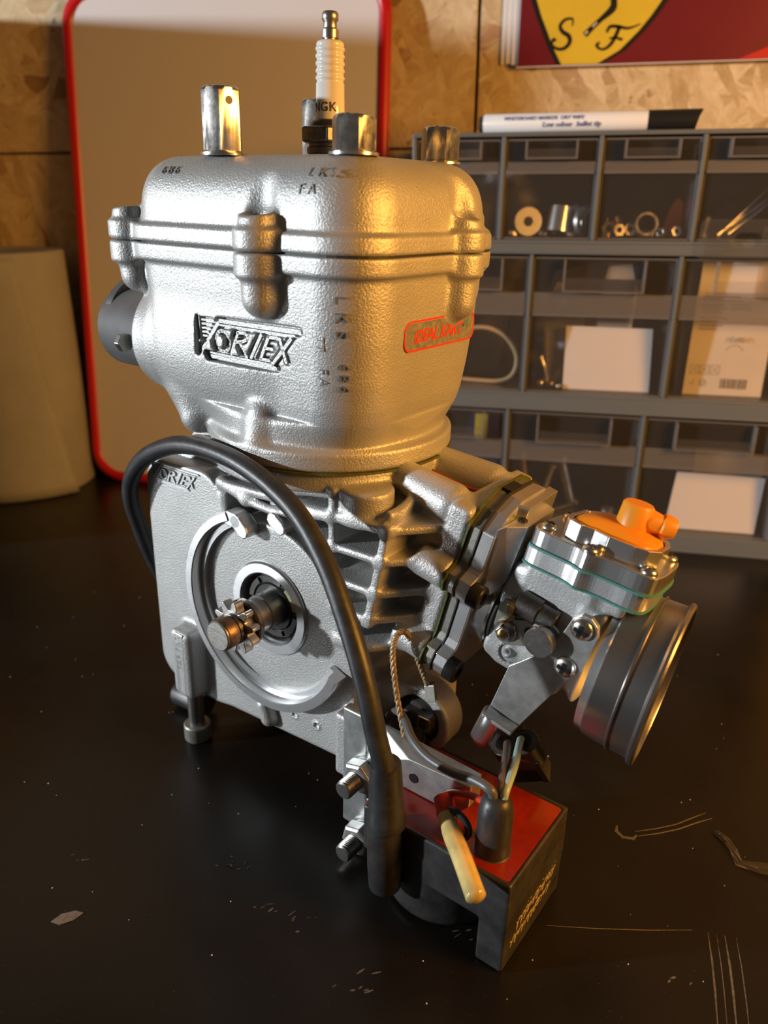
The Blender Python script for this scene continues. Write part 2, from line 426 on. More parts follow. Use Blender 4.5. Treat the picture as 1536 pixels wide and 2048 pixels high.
def smin(a, b_, k):
    if k <= 0: return np.minimum(a, b_)
    h = np.maximum(k - np.abs(a - b_), 0) / k; return np.minimum(a, b_) - h * h * k * .25
def smax(a, b_, k): return -smin(-a, -b_, k)
def rr2(X, Y, cx, cy, hx, hy, r):
    """2D rounded rectangle; r may be a (right, left) pair"""
    if isinstance(r, tuple): r = np.where(X > cx, r[0], r[1])
    qx = np.abs(X - cx) - hx + r; qy = np.abs(Y - cy) - hy + r
    return np.sqrt(np.maximum(qx, 0) ** 2 + np.maximum(qy, 0) ** 2) + np.minimum(np.maximum(qx, qy), 0) - r

# ------------------------------------------------------------------ the bench and the room
def room_obj(o, kind=None, label=None, cat=None):
    return tag(o, label, cat, None, kind)
bench = B().box((-900, -620, -28), (900, 389, 0)).out('workbench', 'bench', None, None, 1.0)
tag(bench, 'black satin workbench top with scuffs and dust under the engine', 'workbench')
def flat(name, polys, mat, parent, h=.12):
    b_ = B()
    for p in polys: b_.prism(p, ((0, 0, 0), (1, 0, 0), (0, 1, 0), (0, 0, 1)), .02, h)
    return b_.out(name, mat, parent)
def hull_path(pl, w):
    l, r = [], []
    for i, p in enumerate(pl):
        a = pl[max(0, i - 1)]; c = pl[min(len(pl) - 1, i + 1)]; L = math.hypot(c[0] - a[0], c[1] - a[1]); nx, ny = -(c[1] - a[1]) / L, (c[0] - a[0]) / L
        ww = w * (0.35 if i in (0, len(pl) - 1) else 1.0) / 2; l.append((p[0] + nx * ww, p[1] + ny * ww)); r.append((p[0] - nx * ww, p[1] - ny * ww))
    return l + r[::-1]
rnd = random.Random(5)
flat('scratch', [hull_path([(149, -37.5), (158, -34), (167, -29.5), (176, -23), (181, -19.5)], .45)], 'scratch', bench)
flat('scratch', [hull_path([(150, -40), (159, -36.5), (168, -32), (177, -26), (183.5, -22.3)], .55)], 'scratch', bench)
flat('scuff', [hull_path([(141.5, -35.5), (141, -39), (143.5, -42), (148, -42), (149.5, -39.5)], 1.6)], 'scuff', bench)
flat('scratch', [hull_path([(112, -93.5), (130, -91), (150, -87.5), (166, -84)], .35)], 'scratch', bench)
for x, w_ in ((170, .7), (173, .35), (176, .8), (180, .4)):
    flat('scratch', [hull_path([(x + 1.5, -84), (x + 1, -96), (x, -108), (x - 1.5, -122)], w_)], 'scuff', bench)
flat('scuff', [[(-74, -131.5), (-72, -127.5), (-67.5, -125), (-64, -125.2), (-66, -129), (-70, -132)]], 'chip_grey', bench, .3)
for cx, cy, n_, r_ in ((44, -130, 7, 4.5), (4, -108, 5, 3.2), (18, -112, 6, 4.0), (-82, -102, 4, 2.6), (158, -108, 3, 2.5), (84, -104, 9, 4.5), (96, -98, 5, 3)):
    ps = []
    for _ in range(n_):
        x, y, a = cx + rnd.uniform(-r_, r_) * 1.6, cy + rnd.uniform(-r_, r_), rnd.uniform(.2, 1.0); L = rnd.uniform(1.2, 3.6)
        ps.append(hull_path([(x, y), (x + L * .5 * math.cos(a), y + L * .5 * math.sin(a)), (x + L * math.cos(a), y + L * math.sin(a))], rnd.uniform(.3, .9)))
    flat('scuff', ps, 'scuff', bench)
ps = []
for _ in range(14):
    x, y = -15 + rnd.gauss(0, 3), -91 + rnd.gauss(0, 2.2); a = rnd.uniform(0, PI); L = rnd.uniform(.5, 1.6)
    ps.append(hull_path([(x, y), (x + L * math.cos(a), y + L * math.sin(a))], .25))
tag(flat('crumbs', ps, 'scratch', bench, .4), kind='stuff')
ps = []
for _ in range(110):
    x, y = rnd.uniform(-220, 220), rnd.uniform(-140, 120); s_ = rnd.uniform(.12, .30)
    ps.append([(x - s_, y - s_ * .6), (x + s_, y - s_), (x + s_ * .7, y + s_), (x - s_ * .6, y + s_ * .7)])
tag(flat('dust', ps, 'white_card', bench, .18), kind='stuff')

# back wall: OSB sheets with open joints
wall = B().box((-1000, 404, -300), (1000, 420, 1000)).out('wall_back', 'dim_grey'); tag(wall, kind='structure')
for lo, hi in (((-1000, 296.2), (20.5, 1000)), ((-1000, -300), (20.5, 294.2)), ((23.3, -300), (1000, 1000))):
    B().box((lo[0], 390, lo[1]), (hi[0], 403.5, hi[1])).out('panel', 'osb', wall, None, .6)
floor = B().box((-1400, -1500, -780), (1400, 420, -760)).out('floor', 'dim_grey'); tag(floor, kind='structure')
# added light-blocking panel, unseen, out of frame on the left: it shades the lower left of the back wall
side = B().box((-500, 80, 0.3), (-486, 389, 408)).out('light_blocker_1', 'osb', None, None, .6); tag(side, kind='structure')

# ------------------------------------------------------------------ whiteboard leaning on the wall
bt = math.atan(.13)
wb = empty('whiteboard', (-189, 324, 0.05), 'red-framed whiteboard leaning upright against the chipboard wall behind the engine', 'whiteboard')
def lean(p): return (p[0], p[1] * math.cos(bt) + p[2] * math.sin(bt), -p[1] * math.sin(bt) + p[2] * math.cos(bt) + 1.1)
W2, H2 = 143, 212
B(lean).prism(rrect(0, H2, W2 - 4, H2 - 4, 26, 8), ((0, 0, 0), (1, 0, 0), (0, 0, 1), (0, 1, 0)), 1.5, 6).out('writing_surface', 'board_white', wb)
o_, i_ = rrect(0, H2, W2, H2, 30, 10), rrect(0, H2, W2 - 9, H2 - 9, 22, 10)
fb = B(lean); sec = [(0, 1.2), (.18, -.6), (.5, -1.4), (.82, -.6), (1, 1.3), (1, 7.5), (0, 7.5)]
fb.rings([[(a[0] + (c[0] - a[0]) * t, h, a[1] + (c[1] - a[1]) * t) for t, h in sec] for a, c in zip(o_ + o_[:1], i_ + i_[:1])], cap=False)
fb.out('frame', 'board_red', wb, 40)

# ------------------------------------------------------------------ paper roll at the left
pr = empty('paper_roll', (-400, 312, 0.02), 'thick roll of off-white paper towel standing on the bench at the left', 'paper roll')
R_ = 67; HH = 214
ring = lambda r, z: [(r * math.cos(2 * PI * j / 96), r * math.sin(2 * PI * j / 96), z) for j in range(96)]
B().rings([ring(20, .3), ring(R_ - 1, .3), ring(R_, 1.5), ring(R_, HH - 2), ring(R_ - 1.5, HH), ring(21, HH), ring(20, HH - 1), ring(20, .3)], cap=False).out('paper', 'tissue', pr, 50)
pts = []
B().lathe((0, 0, .5), (0, 0, 1), [(0, 18), (HH - 2, 18), (HH - 2, 19.8), (0, 19.8), (0, 18)], 40, cap=False).out('core', 'cream_card', pr, 40)
# loose outer sheet, its cut edge running obliquely down the roll
sh = B(); A = []
for i in range(22):
    z = 1 + (HH - 4) * i / 21; a1 = math.radians(-32.5 + 16.5 * (1 - i / 21) ** 1.3)
    row = []
    for j in range(24):
        a = a1 - math.radians(115) * j / 23; lift = .3 + 9.0 * max(0, 1 - j / 9) ** 2 * (1 - .88 * i / 21)
        row.append(((R_ + lift) * math.cos(a), (R_ + lift) * math.sin(a), z))
    A.append(row)
vs = [p for r in A for p in r]; fs = [(i * 24 + j, i * 24 + j + 1, (i + 1) * 24 + j + 1, (i + 1) * 24 + j) for i in range(21) for j in range(23)]
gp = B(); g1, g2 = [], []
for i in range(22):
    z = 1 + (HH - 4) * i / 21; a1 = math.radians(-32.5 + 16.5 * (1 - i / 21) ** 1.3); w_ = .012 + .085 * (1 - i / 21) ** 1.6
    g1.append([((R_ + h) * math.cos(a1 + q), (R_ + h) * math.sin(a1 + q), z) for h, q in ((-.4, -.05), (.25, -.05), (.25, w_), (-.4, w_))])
gp.rings(g1[:20]).out('gap_shade_strip', 'dim_grey', pr)  # dark strip colours in the shade of the gap along the sheet edge
so = sh.add(vs, fs).out('loose_sheet', 'tissue', pr, 180); sm = so.modifiers.new('thickness', 'SOLIDIFY'); sm.thickness = .0004

# ------------------------------------------------------------------ crest poster: card with a stack of sheets behind
po = empty('wall_poster', (54, 383, 352), 'maroon poster with a yellow shield crest pinned high on the chipboard wall', 'poster')
PF = ((0, 0, 0), (1, 0, 0), (0, 0, 1), (0, -1, 0))
rp = lambda pl: [(x - 54, z - 352) for x, z in pl]
B().box((0, -1.2, -.2), (250, 1.2, 160)).out('card', 'poster_red', po, None, .25)
B().box((-.9, -.9, -.8), (250.5, 1.0, -.1)).out('card_edge', 'white_card', po)
for k, (dx, dz) in enumerate(((-5, 1.6), (-9.5, 2.8), (-13.5, 2.4))):
    B().box((dx, 1.3 + k * 1.7, dz), (dx + 120, 2.7 + k * 1.7, 160)).out('sheet', 'white_card', po, None, .4)
sl = rp([(59.5, 404), (62.1, 395.2), (66.1, 385.3), (71, 375.4), (76.8, 363.6), (83.7, 352.3)]); sr = rp([(119.2, 352.3), (134.6, 360.7), (146.9, 372.6), (154.6, 381.9), (160.8, 391), (168, 404)])
up_ = rp([(178, 440), (176, 480), (58, 480), (56, 440)])
B().prism(sl + sr + up_, PF, 1.2, 1.45).out('shield_border', 'poster_black', po)
si = [(x + 4, z) for x, z in sl] + [(x - 4.5, z) for x, z in sr] + [(x + (-5 if x > 60 else 5), z - 5) for x, z in up_]
B().prism(si, PF, 1.45, 1.6).out('shield', 'shield_yellow', po)
def brush(name, pl, ws, mat, par):
    b_ = B(); P = catmull([(x, z, 0) for x, z in rp(pl)], 5); n_ = len(P); l, r = [], []
    for i, p in enumerate(P):
        t = P[min(i + 1, n_ - 1)] - P[max(i - 1, 0)]; t /= np.linalg.norm(t); f_ = i / (n_ - 1) * (len(ws) - 1); k = min(int(f_), len(ws) - 2)
        w = (ws[k] + (ws[k + 1] - ws[k]) * (f_ - k)) / 2; l.append((p[0] - t[1] * w, p[1] + t[0] * w)); r.append((p[0] + t[1] * w, p[1] - t[0] * w))
    for i in range(n_ - 1): b_.prism([l[i], l[i + 1], r[i + 1], r[i]], PF, 1.6, 1.75)
    return b_
lt = brush('letter', [(93.7, 377.5), (93.4, 382.2), (88, 382), (84.6, 378), (87, 374), (91.5, 371.3), (92.6, 367), (89, 363.2), (83.6, 363), (79.4, 366), (80.4, 369.3), (82.4, 368.4)], (.8, 1.6, 2.2, 2.6, 3.0, 3.2, 2.8, 2.2, 1.8, 2.4, 1.6), None, None)
lt.out('letter', 'poster_black', po, label='black letter S')
lt = brush('letter', [(128.6, 376.4), (126.2, 370), (123.4, 365), (119.5, 362), (115.4, 362), (113, 364.6), (115, 366.3)], (2.8, 2.8, 2.6, 2.0, 1.6, 2.4, 1.4), None, None)
lt.v += []; l2 = brush('letter', [(119.4, 372.6), (121.5, 376.2), (127, 376.2), (135, 374.8), (143.5, 377.2)], (1.8, 2.4, 2.4, 1.8, .8), None, None); lt.add(l2.v, l2.f)
l3 = brush('letter', [(121.8, 368.6), (126, 369), (131.5, 367.4)], (1.2, 1.6, 2.0), None, None); lt.add(l3.v, l3.f); lt.out('letter', 'poster_black', po, label='black letter F')
lg = brush('horse_leg', [(120.5, 402), (122.6, 392), (121.8, 387.5), (114.8, 381.6), (109.4, 377), (103.5, 371.4)], (4.4, 4.6, 5.2, 3.4, 3.4, 4.2), None, None); lg.out('horse_leg', 'poster_black', po)
lg = brush('hoof_highlight', [(111.8, 379.4), (108.6, 376.6)], (.6, .9), None, None); lg.v = [(x, y - .2, z) for x, y, z in lg.v]; lg.out('hoof_highlight', 'white_card', po)
lg = brush('hoof_highlight', [(105.4, 374.0), (104.0, 372.2)], (.9, 1.2), None, None); lg.v = [(x, y - .2, z) for x, y, z in lg.v]; lg.out('hoof_highlight', 'white_card', po)
B().prism(rp([(216, 352.3), (300, 352.3), (300, 395), (270, 376), (245, 363)]), PF, 1.2, 1.4).out('red_panel', 'bright_red', po)

# ------------------------------------------------------------------ the kart engine
eng = empty('kart_engine', (0, 0, 0), 'bare cast-aluminium kart engine with carburettor, coil and spark plug on the black bench', 'engine')
em = Matrix.Identity(4)
for i in range(3):
    for j in range(3): em[i][j] = E3[i][j]
    em[i][3] = E0[i] * MM
eng.matrix_world = em
FX = lambda y: ((0, y, 0), (1, 0, 0), (0, 0, 1), (0, -1, 0))           # frame on a face looking to -Y
# logo strokes (centred), mm
LOGO = [([(-15.6, 5.7), (-25.8, -6.0)], 1.5), ([(-26.4, 7.1), (-26.0, -5.2)], .5), ([(-24.6, 6.2), (-18.2, 6.5)], .8), ([(-24.5, 4.7), (-19.2, 4.9)], .8), ([(-24.5, 3.1), (-20.2, 3.3)], .8),
    ([(-24.4, 1.6), (-21.4, 1.8)], .8), ([(-24.2, .1), (-22.2, .2)], .8), ([(-14.4, 6.7), (26.4, 7.2)], 1.5), ([(-14.8, 5.2), (24, 5.5)], .7), ([(-21.5, -6.0), (13, -6.4)], .8), ([(-20.2, -7.4), (14.2, -7.5)], 1.5),
    ([(-9.5, -.3), (-9.8, -2.1), (-10.6, -3.6), (-12, -4.5), (-13.6, -4.8), (-15.2, -4.2), (-16.5, -2.9), (-17, -1.2), (-16.8, .5), (-16, 2), (-14.6, 3), (-13, 3.1), (-11.4, 2.6), (-10.2, 1.3), (-9.5, -.3)], 1.3),
    ([(-5.1, 3.3), (-8.8, -5)], 1.3), ([(-4.8, 3.4), (-1.1, 3.6), (.4, 2.6), (-.2, 1.3), (-3, .2), (-6.1, -.3)], 1.2), ([(-4, -.2), (-.7, -5.3)], 1.3), ([(7.2, 3.9), (1.7, -5)], 1.3),
    ([(11, 3.6), (6.6, -4.9)], 1.3), ([(11, 3.6), (15.6, 3.7)], 1.1), ([(9, -.6), (12.8, -.6)], 1.1), ([(6.6, -4.9), (11, -4.9)], 1.1), ([(16.6, 3.6), (19.5, -4.5)], 1.2), ([(22, 4.1), (12.6, -6.1)], 1.3)]
LC = (-1.2, 210.9)

CX, CY, HX, HY = -6.5, -1.5, 59.5, 46.5
ZS = 244.8                                                             # joint face head / barrel
BOSS = [(9.5, -49.5), (52.5, 14.5), (-70.0, -42.5), (40, 38), (-66, 40), (-8, 46)]
def ins(z):
    return np.interp(z, [170, 176, 184, 190, 200, 215, 230, 246, 276], [11, 7.6, 5.0, 3.8, 2.6, 1.3, .5, 0, 1.2])
def body(z0, z1, k0, k1, grow=0.0, rb=(21.0, 15.0)):
    def f(X, Y, Z):
        i_ = ins(Z).astype(np.float32) - grow
        d = rr2(X, Y, CX, CY, HX - i_, HY - i_, rb)
        return smax(smax(d, Z - z1, k1), z0 - Z, k0)
    return f
# cylinder head
s = SDF((-84, -64, 243), (70, 62, 280), .62)
lo, hi = (-70, -52, ZS), (56, 49, 276)
s.put(body(ZS, 276, .6, 20), lo, hi, 0)
for x, y in BOSS: s.cyl((x, y), 2, 7.0, ZS, 257.5, 1.6, 3.5)
s.put(body(ZS, 251.2, .8, 1.6, 2.6), (-73, -55, ZS), (59, 52, 251.2), 1.6)
for x, y in BOSS: s.cyl((x, y), 2, 9.0, ZS, 251.8, 1.0, 2.5)
for x, y in BOSS[:3]:
    vx, vy = (0, -1) if y < -45 and x > 0 else ((1, 0) if x > 0 else (-.8, -.6))
    s.cap((x + vx * 1.6, y + vy * 1.6, 261), (x + vx * 1.6, y + vy * 1.6, 268.5), 6.2, 3.0, None, True)
    s.cap((x, y, 256.5), (x, y, 262), 3.3, .6, None, True)
head = s.mesh('cylinder_head', 'cast_alu', eng)
# stamped marks on the head's rounded upper edge
def stamp(body_, x, z, y, size, par, tilt=0.0, name='stamped_mark', rot=0.0, h=.25, mat='stamp_mark', bold=0, sp=1.15):
    n = np.array([0, -math.cos(tilt), math.sin(tilt)]); v = np.array([0, math.sin(tilt), math.cos(tilt)]); u = np.array([1.0, 0, 0])
    U = u * math.cos(rot) + v * math.sin(rot); V = -u * math.sin(rot) + v * math.cos(rot)
    return text(name, body_, size, ((x, y, z), U, V, n), -.3, h, mat, par, 0, 'LEFT', sp, bold)
stamp('6B6', -47, 269.0, -44.1, 4.8, head, .62, sp=1.5, h=.05)
stamp('LKS', 27.5, 268.6, -44.2, 4.8, head, .60, sp=1.8, h=.05)
stamp('FA', 25.5, 263.2, -46.7, 4.8, head, .25, sp=1.8, h=.08)
# head joint
B().prism(rrect(CX, CY, HX + 1.4, HY + 1.4, 18, 8), ((0, 0, 0), (1, 0, 0), (0, 1, 0), (0, 0, 1)), 243.8, 245.2).out('head_gasket', 'gasket_dark', eng)

# water-jacketed barrel
s = SDF((-94, -64, 156), (70, 62, 247), .66)
ZT = ZS - .8
s.cyl((-1, 0), 2, 47.0, 166, 182, 1, 0)
s.put(body(170.5, ZT, 17, .6), (-70, -52, 168), (56, 49, ZT), 9)
s.cap((-8, -22, 204), (-50, -23, 203.5), 24, 10)                        # exhaust port
s.cyl((-24, 203.5), 0, 24, -71, -58, 2.5, 6)
s.cap((-48, -34, 183), (-43.5, -36, 174), 9.2, 6, 8)                    # cast lumps over the base flange
s.cap((1.5, -41.5, 183), (1.0, -43.5, 172), 7.2, 3.0)
s.cyl((0, 1), 2, 52.2, 165.1, 173.2, 1.6, 3.0)                          # base flange
for x, y in BOSS:
    zb = {52.5: 219.5, -70.0: 224.0}.get(x, 222.0); gx, gy = (0, .4) if y < -45 else ((-.4, 0) if x > 0 else (1.0, .8))
    s.cap((x, y, 243), (x + gx, y + gy, zb + 6.6), 7.0, 3.5)
s.put(body(237.4, ZT, 1.6, .8, 2.6), (-73, -55, 237), (59, 52, ZT), 1.8)
for x, y in BOSS: s.cyl((x, y), 2, 9.0, 235.6, ZT, 1.2, 2.5)
s.put(lambda X, Y, Z: Z - ZT + 0 * X + 0 * Y, (-94, -64, 150), (70, 62, ZT), 0) if False else None
s.d = np.maximum(s.d, (s.ax[2] - ZT)[None, None, :])
# recess around the raised name
yf = CY - HY + float(ins(211.0))
def pocket(X, Y, Z):
    d = np.full(np.broadcast_shapes(X.shape, Z.shape), 99., np.float32)
    for pl, w in LOGO:
        for (x0, z0), (x1, z1) in zip(pl[:-1], pl[1:]):
            dx, dz = x1 - x0, z1 - z0; L2 = dx * dx + dz * dz + 1e-9
            t = np.clip(((X - LC[0] - x0) * dx + (Z - LC[1] - z0) * dz) / L2, 0, 1)
            d = np.minimum(d, np.hypot(X - LC[0] - x0 - dx * t, Z - LC[1] - z0 - dz * t) - w * .5 - .75)
    return np.maximum(d, Y - (yf + 1.7))
s.put(pocket, (-31, yf - 4, 199), (29, yf + 2, 222), .5, True)
barrel = s.mesh('barrel', 'cast_alu', eng)
def logo(name, par, cx, cz, k, y, h0, h1, mat, shear=0.0):
    b_ = B()
    for pl, w in LOGO: b_.strip([(cx + (x + shear * z) * k, cz + z * k) for x, z in pl], w * k, FX(y), h0, h1)
    return b_.out(name, mat, par)
logo('raised_name', barrel, LC[0], LC[1], 1.0, yf, -2.0, .15, 'cast_alu')
def side_stamp(body_, xc, z, size, sp):
    i_ = float(ins(z)); sl = float(ins(z - 14) - ins(z)) / 14; r = 21.0; cx_, cy_ = 53 - i_ - r, CY - HY + i_ + r
    th = math.asin(max(0, min(1, (xc - cx_) / r))); N = np.array([math.sin(th), -math.cos(th), 0])
    P = np.array([cx_ + r * math.sin(th), cy_ - r * math.cos(th), z]); U = -np.array([0, 0, 1.0]) - N * sl; V = np.array([math.cos(th), math.sin(th), 0])
    return text('stamped_mark', body_, size, (P, U, V, N), -.5, .14, 'stamp_mark', barrel, 0, 'LEFT', sp)
side_stamp('LKS', 40.6, 232.0, 6.2, 1.75); side_stamp('6B6', 40.6, 208.8, 5.6, 1.35); side_stamp('TT', 33.4, 217.5, 4.0, 1.1); side_stamp('FA', 33.4, 206.5, 4.6, 1.6)
# dealer sticker on the carburettor-side wall
SX = 53 - float(ins(216)) ; SF = ((SX, 4.2, 216.0), (0, 1, .0), (0, .0, 1), (1, 0, 0))
st = B().prism(rrect(0, 0, 24.6, 5.6, 3.8), SF, -.6, .25).out('sticker', 'sticker', barrel, None, 0)
ol, il = rrect(0, 0, 24.6, 5.6, 3.8), rrect(0, 0, 23.9, 4.9, 3.3); bb = B()
for k in range(len(ol)):
    q = (k + 1) % len(ol); bb.prism([ol[k], ol[q], il[q], il[k]], SF, .2, .34)
bb.out('sticker_border', 'sticker_red', st)
text('sticker_lettering', 'iDEAL KART', 6.4, ((SX, -14.6, 213.6), (0, 1, 0), (0, 0, 1), (1, 0, 0)), .2, .36, 'sticker_red', st, .30, 'LEFT', .96, .02)
B().strip([(10.5, -.8), (16, .6), (20, 2.2)], 1.4, SF, .2, .33).out('sticker_print', 'sticker_blue', st)
# exhaust stub
ex = B().lathe((-66, -23, 204), (-1, 0, 0), [(0, 18.6), (9, 18.6), (9.5, 18.2), (37, 18.2), (37.6, 17.8), (37.6, 16), (8, 16)], 48, cap=False).out('exhaust_stub', 'pipe_grey', eng, 40)
B().lathe((-97, -19, 206), (-1, 0, 0), [(0, 18.1), (0, 20.5), (4, 20.5), (4, 18.1)], 40, cap=False).out('clamp_ring', 'pipe_grey', ex, 40)
B().cyl((-77.5, -45, 201.5), (-80.5, -45, 201.5), 4.2, 6).out('flange_nut', 'steel', ex, None, .3)

# head nuts
NUTS = [(33.2, -27.0, 288.2, False), (28.2, 34.0, 289.2, False), (-31.0, 28.6, 300.6, True), (-25.1, -31.8, 298.6, True)]
for x, y, zt, tall in NUTS:
    a0 = math.radians({True: 12, False: 20}[tall] + (25 if x == 27.0 else 0))
    R6 = 7.75
    nb = B().lathe((x, y, 276.4), (0, 0, 1), [(0, R6 - .6), (.7, R6), (zt - 276.4 - 1.2, R6)], 6, a0)
    o = B()
    hexr = lambda r, z: [(x + r * math.cos(a0 + 2 * PI * j / 36) * hx(j), y + r * math.sin(a0 + 2 * PI * j / 36) * hx(j), z) for j in range(36)]
    hx = lambda j: math.cos(PI / 6) / math.cos(((j % 6) / 6 * PI / 3) - PI / 6)
    cl = lambda r, z, t: [tuple(np.array(p) * (1 - t) + np.array((x + r * math.cos(a0 + 2 * PI * j / 36), y + r * math.sin(a0 + 2 * PI * j / 36), z)) * t) for j, p in enumerate(hexr(R6, z))]
    nt_ = B().rings([cl(6.6, 276.4, 1), hexr(R6, 277.2), hexr(R6, zt - 1.9), cl(6.75, zt - .9, .75), cl(5.9, zt - .2, 1), cl(4.2, zt, 1)]).out('head_nut', 'nut_steel', eng, 32)
    B().lathe((x, y, 275.6), (0, 0, 1), [(0, 8.6), (.9, 8.6), (.9, 6)], 32).out('washer', 'alu_bright', nt_, 40)
    if tall:
        dirs = [(math.cos(a0 + t), math.sin(a0 + t)) for t in (PI / 6 + k * PI / 3 for k in range(6))]
        d_ = max(dirs, key=lambda q: q[0] * .75 - q[1] * .65)
        B().cyl((x + d_[0] * 5.9, y + d_[1] * 5.9, zt - 5), (x + d_[0] * 6.86, y + d_[1] * 6.86, zt - 5), 1.4, 16).out('lockwire_hole', 'black_steel', nt_)

# spark plug
sp = B().lathe((0, 0, 275.5), (0, 0, 1), [(0, 8.4), (2, 8.4), (2.2, 8.9), (4.2, 8.9), (4.6, 8.2), (6.0, 8.2)], 40).out('spark_plug', 'dark_steel', eng, 40)
a0 = math.radians(-25)
B().lathe((0, 0, 281.2), (0, 0, 1), [(0, 10.8), (.6, 11.7), (5.0, 11.7), (5.6, 10.8)], 6, a0).out('hex', 'dark_steel', sp, None, .3)
B().lathe((0, 0, 286.4), (0, 0, 1), [(0, 8.0), (1.5, 7.8), (2.6, 7.0), (3.0, 6.0)], 40).out('collar', 'dark_steel', sp, 40)
pr_ = [(0, 5.55), (12.5, 5.35)]
for k in range(5):
    z0 = 12.9 + k * 2.35
    pr_ += [(z0, 5.0), (z0 + .55, 5.0), (z0 + 1.0, 5.45), (z0 + 1.45, 5.5), (z0 + 1.95, 5.3), (z0 + 2.2, 5.0)]
pr_ += [(25.0, 5.2), (25.9, 4.9), (26.4, 4.0), (26.5, 3.0)]
insu = B().lathe((0, 0, 289.0), (0, 0, 1), pr_, 40).out('insulator', 'ceramic', sp, 55)
cp = np.array([206.2 - 0.0, -254.6, 0]); cp = cp / np.linalg.norm(cp)
def wrap(body_, z, size, ang0, r, mat, par):
    cu = text('plug_print', body_, size, ((0, 0, 0), (1, 0, 0), (0, 0, 1), (0, -1, 0)), 0, .12, mat, par, 0, 'LEFT', 1.1, .01)
    for vv in cu.data.vertices:
        x, y, zz = vv.co / MM; a = ang0 + x / r; rr_ = r - y * 1.0
        vv.co = (rr_ * math.cos(a) * MM, rr_ * math.sin(a) * MM, (z + zz) * MM)
    return cu
wrap('NGK', 292.0, 4.4, math.radians(-128), 5.52, 'print_black', insu)
B().lathe((0, 0, 314.6), (0, 0, 1), [(0, 3.3), (.9, 3.5), (1.0, 2.4), (1.5, 2.4), (1.6, 3.1), (4.2, 3.1), (4.8, 2.5), (6.6, 2.4), (7.4, 3.0), (9.2, 3.05), (9.9, 2.6), (10.2, 1.6)], 28).out('terminal', 'steel', sp, 40)

# crankcase -------------------------------------------------------------------------------------------
CB = math.radians(13.0); CO = np.array([80, 0, 125.0]); CA = np.array([math.cos(CB), 0, -math.sin(CB)]); CN = np.array([math.sin(CB), 0, math.cos(CB)])
def carbxf(p): return CO + CA * p[0] + np.array([0, 1.0, 0]) * p[1] + CN * p[2]
KX, KZ = -.5, 95.7                                                      # crank axis
s = SDF((-88, -54, 24), (92, 50, 178), .68)
def plate(X, Y, Z):
    a = rr2(X, Z, -54, 90, 26, 59.5, 13.5)
    b_ = rr2(X + 0, Z - .06 * (X + 6), -10, 62, 57, 30, 8)
    c = np.hypot(X - KX, Z - KZ) - 39.5
    d = smin(smin(a, c, 5), b_, 6)
    return smax(d, np.abs(Y + 34) - 6, 1.6)
s.put(plate, (-81, -40, 29), (48, -28, 151), 0)
s.cyl((KX, KZ), 1, 41, -34, 40, 2, 3)
s.box((-75, -32, 36), (44, 42, 124), 8, 3)
s.box((-75, -30, 60), (-24, 42, 146), 10, 3)
for y0, y1, zt in ((-31.0, -24.6, 153.0), (-22.6, -16.2, 156.5), (-14.2, -8, 159), (-6, 42, 160)):
    def fin_(X, Y, Z, y0=y0, y1=y1, zt=zt):
        return smax(rr2(X, Z, -52, (70 + zt) / 2, 27.5, (zt - 70) / 2, 14), np.abs(Y - (y0 + y1) / 2) - (y1 - y0) / 2, 1.2)
    s.put(fin_, (-81, y0, 70), (-22, y1, zt), .6)
s.cyl((0, 1), 2, 51.2, 156.5, 164.6, 1.2, 2.5)                          # deck
s.cyl((0, 4), 2, 32, 96, 160, 1, 3)
def finset(z, x0, tip, xr, th=1.75):
    def f(X, Y, Z):
        d = np.maximum(np.maximum(x0 - X, X - tip), np.maximum(-40.3 - Y, Y - 5)); d = smax(d, (X - xr) * .74 - (Y + 40.3) * .67, 2)
        return smax(d, np.abs(Z - z - .02 * (X - 34)) - th, 1.6)
    s.put(f, (x0, -41, z - 3), (tip, 5, z + 3), 2.2)
finset(148.2, -30, 77, 61); finset(135.3, 18, 73, 60.5); finset(121, 30, 72, 57.5); finset(108.4, 34, 70, 54); finset(94.3, 36, 67, 51)
s.box((32.2, -40.2, 133), (36, -18, 160), 1.4, 2.2)
s.box((-29.5, -39.5, 128), (-26, -18, 149), 1.2, 2)
def rib2(X, Y, Z):
    return smax(np.maximum(np.abs(X - 60.3 + (150 - Z) * .19) - 1.8, np.abs(Y + 30) - 10.3), np.abs(Z - 128) - 23, 1.2)
s.put(rib2, (50, -41, 105), (63, -19, 151), 2.0)
s.cap((60.5, -38.5, 149.5), (57.5, -14, 158), 2.0, 3)
s.box((56.8, -36, 148), (59.6, -10, 155), 1, 2)
s.cyl((43.5, -29.5), 2, 10.6, 146.5, 160, 1.5, 3)                        # stud boss under the deck
s.cap((0, -38, 152), (30, -34, 155), 2.2, 3)
# wavy top rib left of the boss
s.cap((-28, -38.5, 147.5), (-14, -38.5, 142.5), 2.2, 3); s.cap((-14, -38.5, 142.5), (4, -38.5, 141.5), 2.0, 3); s.cap((4, -38.5, 141.5), (33, -39, 148), 1.8, 3)
